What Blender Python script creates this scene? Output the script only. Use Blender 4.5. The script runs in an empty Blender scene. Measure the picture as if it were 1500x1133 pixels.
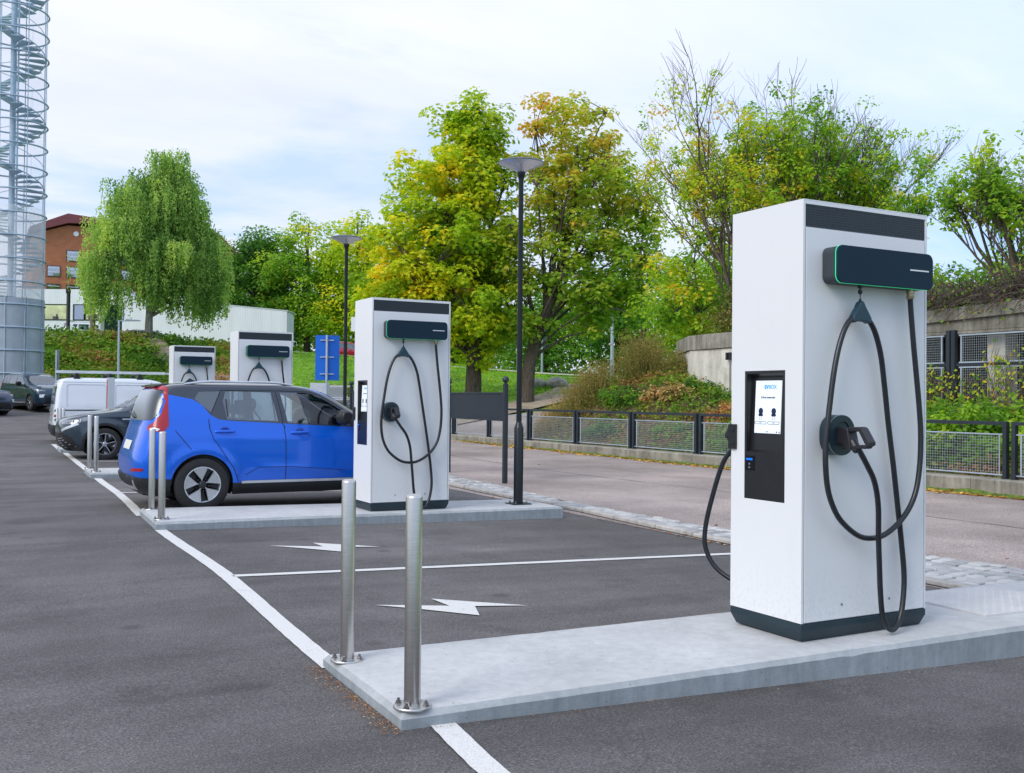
import bpy, bmesh, math, random
import numpy as np
from mathutils import Vector, Matrix
from mathutils.geometry import delaunay_2d_cdt
R_=math.radians
rnd=random.Random(7)
NR=np.random.default_rng(11)
SC=bpy.context.scene
COL=SC.collection
# ------------------------------------------------------------------ materials
MATS={}
def new_mat(name):
    m=bpy.data.materials.new(name); m.use_nodes=True
    nt=m.node_tree; b=nt.nodes['Principled BSDF']
    MATS[name]=m
    return m,nt,b
def N(nt,t,**k):
    n=nt.nodes.new(t)
    for a,v in k.items(): setattr(n,a,v)
    return n
def L(nt,a,b): nt.links.new(a,b)
def noise(nt,scale,detail=3,rough=.55,vec=None,dim='3D'):
    n=N(nt,'ShaderNodeTexNoise'); n.inputs['Scale'].default_value=scale
    n.inputs['Detail'].default_value=detail; n.inputs['Roughness'].default_value=rough
    if vec is not None: L(nt,vec,n.inputs['Vector'])
    return n
def ramp(nt,fac,stops,interp='LINEAR'):
    r=N(nt,'ShaderNodeValToRGB'); r.color_ramp.interpolation=interp
    e=r.color_ramp.elements
    while len(e)<len(stops): e.new(.5)
    for i,(p,c) in enumerate(stops):
        e[i].position=p; e[i].color=(c[0],c[1],c[2],1)
    L(nt,fac,r.inputs['Fac']); return r
def mixc(nt,f,a,b,mode='MIX'):
    m=N(nt,'ShaderNodeMix',data_type='RGBA',blend_type=mode)
    for s,v in ((m.inputs[0],f),(m.inputs[6],a),(m.inputs[7],b)):
        if isinstance(v,(int,float)): s.default_value=v
        elif isinstance(v,tuple): s.default_value=(v[0],v[1],v[2],1)
        else: L(nt,v,s)
    return m.outputs[2]
def bump(nt,b,h,strength=.3,dist=.01):
    n=N(nt,'ShaderNodeBump'); n.inputs['Strength'].default_value=strength
    n.inputs['Distance'].default_value=dist
    L(nt,h,n.inputs['Height']); L(nt,n.outputs['Normal'],b.inputs['Normal']); return n
def objv(nt,scale=None):
    t=N(nt,'ShaderNodeTexCoord'); v=t.outputs['Object']
    if scale:
        m=N(nt,'ShaderNodeMapping'); m.inputs['Scale'].default_value=scale
        L(nt,v,m.inputs['Vector']); v=m.outputs['Vector']
    return v
def wpos(nt,scale=None):
    t=N(nt,'ShaderNodeNewGeometry'); v=t.outputs['Position']
    if scale:
        m=N(nt,'ShaderNodeMapping'); m.inputs['Scale'].default_value=scale
        L(nt,v,m.inputs['Vector']); v=m.outputs['Vector']
    return v
def plain(name,c,rough=.5,metal=0.,coat=0.,var=.12,vs=6.,bs=0.,bsc=60.,emis=None,spec=None):
    m,nt,b=new_mat(name)
    b.inputs['Roughness'].default_value=rough; b.inputs['Metallic'].default_value=metal
    if coat: b.inputs['Coat Weight'].default_value=coat; b.inputs['Coat Roughness'].default_value=.04
    if spec is not None: b.inputs['Specular IOR Level'].default_value=spec
    v=objv(nt); n=noise(nt,vs,4,.6,v)
    lo=tuple(x*(1-var) for x in c); hi=tuple(min(1,x*(1+var)) for x in c)
    r=ramp(nt,n.outputs['Fac'],[(.3,lo),(.7,hi)]); L(nt,r.outputs['Color'],b.inputs['Base Color'])
    if bs: n2=noise(nt,bsc,3,.6,v); bump(nt,b,n2.outputs['Fac'],bs,.004)
    if emis: b.inputs['Emission Color'].default_value=(*emis[0],1); b.inputs['Emission Strength'].default_value=emis[1]
    return m
def build_materials():
    # charger paint
    plain('white_paint',(.75,.765,.785),.32,var=.015,vs=1.5,bs=.02,bsc=900)
    m=MATS['white_paint']; nt=m.node_tree; b=nt.nodes['Principled BSDF']; src=b.inputs['Base Color'].links[0].from_socket
    v=objv(nt); sz=N(nt,'ShaderNodeSeparateXYZ'); L(nt,v,sz.inputs[0]); sp=noise(nt,38,4,.75,v); sp3=noise(nt,3,5,.7,objv(nt,(6,6,.5)))
    hz=N(nt,'ShaderNodeMapRange'); L(nt,sz.outputs[2],hz.inputs[0]); hz.inputs[1].default_value=.45; hz.inputs[2].default_value=.09; hz.inputs[3].default_value=0; hz.inputs[4].default_value=1
    d1=N(nt,'ShaderNodeMath',operation='MULTIPLY'); L(nt,hz.outputs[0],d1.inputs[0]); L(nt,ramp(nt,sp.outputs['Fac'],[(.50,(0,0,0)),(.68,(.30,.30,.30))]).outputs['Color'],d1.inputs[1])
    c=mixc(nt,d1.outputs[0],src,(.33,.31,.28)); c=mixc(nt,ramp(nt,sp3.outputs['Fac'],[(.58,(0,0,0)),(.75,(.10,.10,.10))]).outputs['Color'],c,(.40,.39,.36)); L(nt,c,b.inputs['Base Color'])
    L(nt,ramp(nt,sp3.outputs['Fac'],[(.3,(.28,.28,.28)),(.7,(.42,.42,.42))]).outputs['Color'],b.inputs['Roughness'])
    plain('dark_core',(.18,.19,.24),.6)
    plain('plinth',(.012,.03,.042),.42,var=.15)
    plain('wallbox_face',(.008,.027,.048),.6,var=.05,vs=2,spec=.2)
    plain('wallbox_body',(.035,.045,.055),.5,var=.06)
    plain('cable',(.014,.017,.023),.33,var=.2,vs=20)
    plain('plug',(.018,.018,.024),.45,var=.15,bs=.15,bsc=300)
    plain('holder',(.012,.045,.07),.4)
    plain('black_plastic',(.012,.013,.016),.35,var=.15)
    plain('black_glass',(.004,.006,.009),.08,var=.02)
    plain('brass',(.42,.34,.22),.3,metal=1.)
    plain('chrome',(.75,.76,.78),.18,metal=1.,var=.04)
    plain('led_green',(.02,.6,.25),.4,emis=((.02,.85,.33),.55))
    plain('ring_teal',(.25,.45,.5),.35)
    plain('mark_white',(.75,.78,.8),.4,var=.02)
    plain('screen_white',(.55,.6,.66),.2,var=.005,emis=((.80,.90,1.),.34)); plain('white_alloy',(.68,.72,.76),.4,metal=.1)
    plain('ink_blue',(.0,.22,.6),.4,emis=((0,.3,.75),.35)); plain('ink_sky',(.05,.35,.65),.4,emis=((.05,.4,.8),.15)); plain('ink_navy',(.004,.012,.06),.5)
    plain('reader_blue',(0,.1,.7),.3,emis=((0,.18,.95),.6))
    # perforated vent
    m,nt,b=new_mat('vent_mesh'); v=objv(nt,(1,1,1.0)); vo=N(nt,'ShaderNodeTexVoronoi'); vo.inputs['Scale'].default_value=70; vo.inputs['Randomness'].default_value=.08
    L(nt,v,vo.inputs['Vector']); r=ramp(nt,vo.outputs['Distance'],[(.34,(.001,.0015,.002)),(.44,(.018,.03,.042))]); L(nt,r.outputs['Color'],b.inputs['Base Color']); b.inputs['Roughness'].default_value=.5
    bump(nt,b,vo.outputs['Distance'],.5,.004)
    # asphalt
    for nm,base,tint in (('asphalt',(.122,.116,.115),0),('road_asphalt',(.345,.29,.268),1)):
        m,nt,b=new_mat(nm); v=wpos(nt)
        big=noise(nt,.35,5,.6,v); mid=noise(nt,2.2,4,.6,v); fine=noise(nt,95 if not tint else 70,2,.7,v); vf=noise(nt,260,2,.8,v)
        stv=wpos(nt,(.09,1.3,1)); streak=noise(nt,1.1,5,.65,stv)
        c=ramp(nt,fine.outputs['Fac'],[(.30,tuple(x*.5 for x in base)),(.5,base),(.70,tuple(x*1.6 for x in base))])
        vc=N(nt,'ShaderNodeTexVoronoi'); vc.inputs['Scale'].default_value=150 if not tint else 120; L(nt,v,vc.inputs['Vector']); vs_=N(nt,'ShaderNodeSeparateColor'); L(nt,vc.outputs['Color'],vs_.inputs[0])
        cc=mixc(nt,1.,c.outputs['Color'],ramp(nt,vs_.outputs[0],[(0,(.72,.72,.72)),(.6,(.98,.98,.98)),(.93,(1.15,1.14,1.13)),(1,(1.6,1.57,1.55))] if not tint else [(0,(.75,.75,.75)),(.6,(1,1,1)),(1,(1.35,1.3,1.3))]).outputs['Color'],'MULTIPLY')
        c=mixc(nt,.85,cc,ramp(nt,big.outputs['Fac'],[(.33,(.66,.65,.65)),(.5,(.95,.95,.96)),(.68,(1.38,1.36,1.35))]).outputs['Color'],'MULTIPLY')
        c=mixc(nt,.8,c,ramp(nt,mid.outputs['Fac'],[(.3,(.86,.85,.85)),(.7,(1.14,1.14,1.15))] if not tint else [(.3,(.95,.95,.95)),(.7,(1.05,1.05,1.05))]).outputs['Color'],'MULTIPLY')
        if not tint: c=mixc(nt,.85,c,ramp(nt,streak.outputs['Fac'],[(.33,(.74,.73,.73)),(.6,(1.16,1.15,1.15))]).outputs['Color'],'MULTIPLY')
        sn=noise(nt,.85,3,.5,wpos(nt,(1,1.3,1))); st_=ramp(nt,sn.outputs['Fac'],[(.60,(1,1,1)),(.68,(.74,.73,.73))] if not tint else [(.62,(1,1,1)),(.7,(.9,.9,.9))]); c=mixc(nt,1.,c,st_.outputs['Color'],'MULTIPLY')
        sp2=N(nt,'ShaderNodeTexVoronoi'); sp2.inputs['Scale'].default_value=1.4; L(nt,v,sp2.inputs['Vector']); s3=N(nt,'ShaderNodeSeparateColor'); L(nt,sp2.outputs['Color'],s3.inputs[0]); g3=N(nt,'ShaderNodeMath',operation='GREATER_THAN'); L(nt,s3.outputs[2],g3.inputs[0]); g3.inputs[1].default_value=.78
        d3=ramp(nt,sp2.outputs['Distance'],[(.05,(1,1,1)),(.13,(0,0,0))]); m3=N(nt,'ShaderNodeMath',operation='MULTIPLY'); L(nt,g3.outputs[0],m3.inputs[0]); L(nt,d3.outputs['Color'],m3.inputs[1]); m4=N(nt,'ShaderNodeMath',operation='MULTIPLY'); L(nt,m3.outputs[0],m4.inputs[0]); m4.inputs[1].default_value=.55 if not tint else .2
        c=mixc(nt,m4.outputs[0],c,(.045,.043,.043))
        # pale grit
        vo=N(nt,'ShaderNodeTexVoronoi'); vo.inputs['Scale'].default_value=26; L(nt,v,vo.inputs['Vector'])
        g=ramp(nt,vo.outputs['Distance'],[(.035,(1,1,1)),(.06,(0,0,0))])
        gm=N(nt,'ShaderNodeMath',operation='GREATER_THAN'); sp=N(nt,'ShaderNodeSeparateColor'); L(nt,vo.outputs['Color'],sp.inputs[0]); L(nt,sp.outputs[0],gm.inputs[0]); gm.inputs[1].default_value=.84
        mm=N(nt,'ShaderNodeMath',operation='MULTIPLY'); L(nt,g.outputs['Color'],mm.inputs[0]); L(nt,gm.outputs[0],mm.inputs[1])
        c=mixc(nt,mm.outputs[0],c,(.42,.40,.37))
        L(nt,c,b.inputs['Base Color']); b.inputs['Roughness'].default_value=.82
        ad=N(nt,'ShaderNodeMath',operation='ADD'); L(nt,fine.outputs['Fac'],ad.inputs[0]); L(nt,vf.outputs['Fac'],ad.inputs[1])
        bump(nt,b,ad.outputs[0],.55 if not tint else .3,.006)
    # road paint
    m,nt,b=new_mat('line_paint'); v=wpos(nt); w=noise(nt,7,6,.75,v); f=noise(nt,140,2,.7,v)
    base=ramp(nt,f.outputs['Fac'],[(.25,(.50,.49,.47)),(.5,(.70,.69,.67)),(.8,(.82,.81,.79))])
    c=mixc(nt,ramp(nt,w.outputs['Fac'],[(.58,(0,0,0)),(.74,(.6,.6,.6))]).outputs['Color'],base.outputs['Color'],(.2,.19,.19))
    L(nt,c,b.inputs['Base Color']); b.inputs['Roughness'].default_value=.7; bump(nt,b,f.outputs['Fac'],.35,.004)
    # island concrete
    for nm,c0,c1,c2 in (('concrete_island',(.42,.425,.43),(.50,.508,.515),(.56,.565,.575)),('concrete_old',(.17,.16,.13),(.30,.285,.24),(.43,.41,.35)),('concrete_wall',(.46,.44,.38),(.68,.66,.59),(.78,.76,.69))):
        m,nt,b=new_mat(nm); v=wpos(nt); n1=noise(nt,1.6,7,.65,v); n2=noise(nt,14,5,.7,v); n3=noise(nt,120,2,.6,v)
        c=ramp(nt,n1.outputs['Fac'],[(.28,c0),(.5,c1),(.72,c2)]).outputs['Color']
        c=mixc(nt,.6,c,ramp(nt,n2.outputs['Fac'],[(.3,(.8,.8,.8)),(.65,(1.1,1.1,1.1))]).outputs['Color'],'MULTIPLY')
        # vertical streaks on the steep faces
        sv=wpos(nt,(1,1,.10)); st=noise(nt,{'concrete_island':16,'concrete_old':7,'concrete_wall':2.6}[nm],6,.7,sv)
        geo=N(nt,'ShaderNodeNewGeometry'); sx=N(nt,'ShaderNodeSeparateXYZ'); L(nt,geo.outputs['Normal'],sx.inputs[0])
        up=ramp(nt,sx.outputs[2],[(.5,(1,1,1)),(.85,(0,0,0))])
        dark=(.78,.79,.80) if nm=='concrete_island' else ((.45,.43,.39) if nm=='concrete_old' else (.66,.64,.60))
        sm=mixc(nt,ramp(nt,st.outputs['Fac'],[(.42,(0,0,0)),(.66,(1,1,1))]).outputs['Color'],(1,1,1),dark)
        sm=mixc(nt,up.outputs['Color'],(1,1,1),sm)
        c=mixc(nt,.85,c,sm,'MULTIPLY')
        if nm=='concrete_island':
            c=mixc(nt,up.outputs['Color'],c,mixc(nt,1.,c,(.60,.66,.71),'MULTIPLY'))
        vo=N(nt,'ShaderNodeTexVoronoi'); vo.inputs['Scale'].default_value=22; L(nt,v,vo.inputs['Vector'])
        sp=N(nt,'ShaderNodeSeparateColor'); L(nt,vo.outputs['Color'],sp.inputs[0]); gt=N(nt,'ShaderNodeMath',operation='GREATER_THAN'); L(nt,sp.outputs[1],gt.inputs[0]); gt.inputs[1].default_value=.72
        hole=ramp(nt,vo.outputs['Distance'],[(.07,(1,1,1)),(.11,(0,0,0))]); hm=N(nt,'ShaderNodeMath',operation='MULTIPLY'); L(nt,hole.outputs['Color'],hm.inputs[0]); L(nt,gt.outputs[0],hm.inputs[1])
        c=mixc(nt,hm.outputs[0],c,(.16,.16,.16))
        L(nt,c,b.inputs['Base Color']); b.inputs['Roughness'].default_value=.85
        bump(nt,b,n3.outputs['Fac'],.35,.006)
    # brushed steel
    m,nt,b=new_mat('brushed_steel'); v=objv(nt,(1,1,.02)); n=noise(nt,350,2,.6,objv(nt,(.05,.05,4))); L(nt,ramp(nt,n.outputs['Fac'],[(.3,(.50,.48,.46)),(.7,(.72,.70,.68))]).outputs['Color'],b.inputs['Base Color'])
    b.inputs['Metallic'].default_value=1; b.inputs['Roughness'].default_value=.3; b.inputs['Anisotropic'].default_value=.5
    plain('bolt_steel',(.22,.22,.23),.4,metal=.9)
    plain('galvanised',(.40,.47,.54),.45,metal=.35,var=.12,vs=3)
    plain('tower_steel',(.34,.45,.55),.5,metal=.2,var=.15,vs=3)
    plain('anthracite',(.018,.026,.036),.45,var=.2,vs=3,bs=.1)
    plain('lamp_black',(.008,.011,.016),.3,var=.2,vs=4,bs=.05)
    plain('lamp_housing',(.10,.13,.15),.4)
    m,nt,b=new_mat('lamp_lens'); b.inputs['Base Color'].default_value=(.62,.68,.74,1); b.inputs['Roughness'].default_value=.25; b.inputs['Transmission Weight'].default_value=.35
    # glass
    def glass(name,tint,t,rough=.02,r0=.13):
        m,nt,b=new_mat(name); nt.nodes.remove(b)
        out=nt.nodes['Material Output']; tr=N(nt,'ShaderNodeBsdfTransparent'); tr.inputs[0].default_value=(*tint,1)
        gl=N(nt,'ShaderNodeBsdfGlossy'); gl.inputs['Roughness'].default_value=rough; gl.inputs[0].default_value=(.9,.95,1,1)
        fr=N(nt,'ShaderNodeFresnel'); fr.inputs[0].default_value=1.55
        ad=N(nt,'ShaderNodeMath',operation='MULTIPLY_ADD'); L(nt,fr.outputs[0],ad.inputs[0]); ad.inputs[1].default_value=1.3; ad.inputs[2].default_value=r0; ad.use_clamp=True
        mx=N(nt,'ShaderNodeMixShader'); L(nt,ad.outputs[0],mx.inputs[0]); L(nt,tr.outputs[0],mx.inputs[1]); L(nt,gl.outputs[0],mx.inputs[2]); L(nt,mx.outputs[0],out.inputs[0])
    glass('glass_clear',(.80,.92,.90),1); glass('glass_tint',(.42,.52,.55),1); glass('glass_dark',(.08,.10,.11),1)
    glass('glass_rear',(.08,.10,.11),1,.3,.05); glass('window_glass',(.25,.35,.4),1,.03,.35)
    plain('tower_sheet',(.36,.41,.46),.45,metal=.3,var=.10,vs=2)
    m,nt,b=new_mat('tower_clear'); b.inputs['Base Color'].default_value=(.75,.80,.84,1); b.inputs['Alpha'].default_value=.4; b.inputs['Roughness'].default_value=.2
    m,nt,b=new_mat('tower_sheer'); b.inputs['Base Color'].default_value=(.55,.70,.85,1); b.inputs['Alpha'].default_value=.13; b.inputs['Roughness'].default_value=.15
    # car paints
    def paint(name,c,flake=.1,rough=.25,metal=.25):
        m,nt,b=new_mat(name); v=objv(nt); n=noise(nt,400,1,.5,v)
        L(nt,ramp(nt,n.outputs['Fac'],[(.3,tuple(x*(1-flake) for x in c)),(.7,tuple(x*(1+flake) for x in c))]).outputs['Color'],b.inputs['Base Color'])
        b.inputs['Metallic'].default_value=metal; b.inputs['Roughness'].default_value=rough; b.inputs['Coat Weight'].default_value=1.; b.inputs['Coat Roughness'].default_value=.02
    paint('paint_blue',(.0,.125,.74),.10,.22,.25); MATS['paint_blue'].node_tree.nodes['Principled BSDF'].inputs['Coat Weight'].default_value=.6; paint('paint_roof',(.022,.032,.05)); paint('paint_navy',(.02,.04,.062)); paint('paint_teal',(.014,.04,.07)); paint('paint_white',(.72,.76,.82),.02,.4,0.); paint('paint_red',(.6,.02,.05)); paint('paint_indigo',(.03,.04,.10)); paint('paint_greydark',(.04,.045,.05)); paint('paint_silver',(.45,.47,.5))
    plain('trim_black',(.014,.015,.018),.42,var=.15); plain('seam_crease_black',(.003,.003,.005),.7); plain('cladding',(.018,.020,.024),.6,var=.15,bs=.1,bsc=200)
    plain('tyre',(.017,.017,.019),.75,var=.2,vs=15,bs=.2,bsc=150); plain('rim_silver',(.62,.64,.68),.25,metal=.8,var=.06); plain('rim_dark',(.02,.022,.027),.35); plain('well_black',(.004,.004,.005),.9)
    m,nt,b=new_mat('tail_red'); b.inputs['Base Color'].default_value=(.36,.003,.016,1); b.inputs['Roughness'].default_value=.35; b.inputs['Coat Weight'].default_value=.5; b.inputs['Coat Roughness'].default_value=.12; b.inputs['Emission Color'].default_value=(.8,.01,.04,1); b.inputs['Emission Strength'].default_value=.0
    plain('lens_white',(.75,.78,.82),.15,coat=1,var=.05); plain('lens_dark',(.22,.25,.29),.1,coat=1,var=.6,vs=14); plain('silver_trim',(.62,.65,.70),.3,metal=.6); plain('plate_white',(.75,.75,.7),.4)
    plain('seat_cloth',(.16,.18,.19),.9); plain('seat_light',(.5,.56,.56),.8); plain('cabin',(.10,.12,.12),.8)
    # bark, wood, ground
    for nm,a,c_ in (('bark',(.035,.028,.02),(.13,.105,.08)),('bark_pale',(.10,.09,.08),(.42,.40,.37)),('twig',(.06,.045,.035),(.17,.13,.11)),('wood_pole',(.12,.095,.07),(.26,.22,.17))):
        m,nt,b=new_mat(nm); n=noise(nt,5,6,.7,objv(nt,(3,3,.6))); L(nt,ramp(nt,n.outputs['Fac'],[(.35,a),(.68,c_)]).outputs['Color'],b.inputs['Base Color']); b.inputs['Roughness'].default_value=.9; bump(nt,b,n.outputs['Fac'],.8,.03)
    def leafmat(name,stops,trans=.45):
        m,nt,b=new_mat(name); out=nt.nodes['Material Output']; at=N(nt,'ShaderNodeAttribute',attribute_name='tint')
        r=ramp(nt,at.outputs['Fac'],stops); b.inputs['Roughness'].default_value=.6; b.inputs['Specular IOR Level'].default_value=.2
        L(nt,r.outputs['Color'],b.inputs['Base Color']); tl=N(nt,'ShaderNodeBsdfTranslucent')
        br=mixc(nt,1.,r.outputs['Color'],(1.5,1.6,.8),'MULTIPLY'); L(nt,br,tl.inputs[0])
        mx=N(nt,'ShaderNodeMixShader'); mx.inputs[0].default_value=trans; L(nt,b.outputs[0],mx.inputs[1]); L(nt,tl.outputs[0],mx.inputs[2]); L(nt,mx.outputs[0],out.inputs[0])
    leafmat('leaf_chestnut',[(0,(.10,.22,.02)),(.3,(.32,.48,.03)),(.55,(.62,.64,.03)),(.8,(.88,.64,.03)),(1,(.76,.34,.03))],.5)
    leafmat('leaf_rusty',[(0,(.10,.25,.03)),(.35,(.26,.42,.04)),(.6,(.52,.52,.06)),(.82,(.72,.44,.08)),(1,(.64,.25,.06))],.5)
    leafmat('leaf_green',[(0,(.06,.16,.03)),(.4,(.16,.33,.04)),(.75,(.34,.50,.04)),(1,(.65,.60,.05))])
    leafmat('leaf_birch',[(0,(.10,.22,.06)),(.4,(.31,.46,.13)),(.8,(.55,.66,.19)),(1,(.78,.74,.18))],.48)
    leafmat('leaf_dark',[(0,(.03,.09,.02)),(.5,(.08,.22,.03)),(.85,(.2,.38,.04)),(1,(.40,.40,.04))])
    leafmat('leaf_lime',[(0,(.09,.22,.03)),(.4,(.26,.46,.04)),(.7,(.50,.60,.05)),(.9,(.78,.60,.05)),(1,(.75,.40,.05))])
    leafmat('leaf_brown',[(0,(.08,.14,.03)),(.3,(.22,.20,.05)),(.6,(.40,.26,.10)),(.85,(.58,.42,.20)),(1,(.55,.26,.10))],.3)
    leafmat('leaf_cover',[(0,(.04,.12,.02)),(.35,(.15,.30,.03)),(.58,(.28,.34,.04)),(.75,(.30,.15,.07)),(1,(.42,.20,.08))],.3)
    leafmat('leaf_litter',[(0,(.30,.12,.03)),(.5,(.60,.30,.05)),(1,(.80,.52,.10))],.1); leafmat('crumb',[(0,(.12,.05,.02)),(.5,(.32,.13,.04)),(.85,(.45,.22,.06)),(1,(.6,.5,.4))],.05); plain('crack',(.05,.045,.045),.9)
    m,nt,b=new_mat('lawn'); v=wpos(nt); n1=noise(nt,.25,5,.6,v); n2=noise(nt,3.5,6,.75,v)
    c=ramp(nt,n1.outputs['Fac'],[(.3,(.11,.20,.02)),(.5,(.15,.34,.02)),(.7,(.22,.42,.03))]).outputs['Color']; c=mixc(nt,.8,c,ramp(nt,n2.outputs['Fac'],[(.3,(.55,.55,.5)),(.7,(1.4,1.35,1.2))]).outputs['Color'],'MULTIPLY')
    L(nt,c,b.inputs['Base Color']); b.inputs['Roughness'].default_value=.95; bump(nt,b,n2.outputs['Fac'],.8,.15)
    m,nt,b=new_mat('soil'); v=wpos(nt); n1=noise(nt,1.2,6,.7,v); n2=noise(nt,18,4,.7,v)
    c=ramp(nt,n1.outputs['Fac'],[(.3,(.05,.032,.02)),(.5,(.12,.07,.05)),(.72,(.10,.13,.03))]).outputs['Color']; c=mixc(nt,.7,c,ramp(nt,n2.outputs['Fac'],[(.3,(.55,.5,.5)),(.7,(1.5,1.4,1.3))]).outputs['Color'],'MULTIPLY')
    L(nt,c,b.inputs['Base Color']); b.inputs['Roughness'].default_value=.95; bump(nt,b,n2.outputs['Fac'],.8,.04)
    plain('dirt_path',(.34,.27,.20),.95,var=.3,vs=2); plain('gravel_pale',(.50,.46,.40),.9,var=.15)
    leafmat('sett',[(0,(.28,.285,.295)),(.5,(.45,.45,.455)),(1,(.60,.59,.57))],0.); plain('sett_joint',(.055,.045,.032),.95,var=.5,vs=9); plain('kerb_stone',(.42,.40,.38),.85,var=.25,vs=8,bs=.3)
    plain('boulder',(.38,.36,.33),.9,var=.3,vs=4,bs=.4,bsc=8)
    # buildings
    m,nt,b=new_mat('orange_brick'); v=wpos(nt,(1,1,1)); t=N(nt,'ShaderNodeTexBrick'); mp=N(nt,'ShaderNodeMapping'); mp.inputs['Rotation'].default_value=(R_(90),0,0); L(nt,v,mp.inputs['Vector']); L(nt,mp.outputs['Vector'],t.inputs['Vector'])
    t.inputs['Scale'].default_value=1.; t.inputs['Brick Width'].default_value=.5; t.inputs['Row Height'].default_value=.24; t.inputs['Mortar Size'].default_value=.02
    t.inputs['Color1'].default_value=(.36,.125,.06,1); t.inputs['Color2'].default_value=(.43,.16,.075,1); t.inputs['Mortar'].default_value=(.36,.15,.08,1)
    n1=noise(nt,.4,5,.6,v); c=mixc(nt,.5,t.outputs['Color'],ramp(nt,n1.outputs['Fac'],[(.3,(.85,.85,.85)),(.7,(1.12,1.12,1.12))]).outputs['Color'],'MULTIPLY'); L(nt,c,b.inputs['Base Color']); b.inputs['Roughness'].default_value=.9
    plain('roof_red',(.20,.055,.06),.7,var=.15,vs=.6)
    m,nt,b=new_mat('white_cladding'); v=wpos(nt,(1,0,0)); w=N(nt,'ShaderNodeTexWave'); w.inputs['Scale'].default_value=2.2; w.bands_direction='X'; L(nt,v,w.inputs['Vector']); n1=noise(nt,1.5,4,.6,wpos(nt,(1,1,.2)))
    c=mixc(nt,1.,ramp(nt,w.outputs['Fac'],[(0,(.64,.66,.74)),(.08,(.74,.75,.84)),(1,(.76,.77,.86))]).outputs['Color'],ramp(nt,n1.outputs['Fac'],[(.3,(.86,.86,.86)),(.7,(1,1,1))]).outputs['Color'],'MULTIPLY'); L(nt,c,b.inputs['Base Color']); b.inputs['Roughness'].default_value=.6
    plain('frame_dark',(.03,.03,.035),.6); plain('green_box',(.012,.045,.03),.5); plain('sign_blue',(.0,.12,.58),.4,var=.04); plain('sign_grey',(.50,.55,.60),.5,var=.05)
    plain('yellow_pane',(.62,.62,.38),.3,var=.5,vs=.8); plain('bin_black',(.02,.022,.025),.5); plain('lime_glow',(.2,.75,.03),.4)
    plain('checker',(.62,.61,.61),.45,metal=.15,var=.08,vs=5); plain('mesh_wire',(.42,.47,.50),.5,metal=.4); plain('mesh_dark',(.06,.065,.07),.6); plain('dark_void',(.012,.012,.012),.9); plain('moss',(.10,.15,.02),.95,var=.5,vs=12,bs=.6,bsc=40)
    plain('red_stripe',(.45,.06,.08),.5)
def M(n): return MATS[n]
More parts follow.
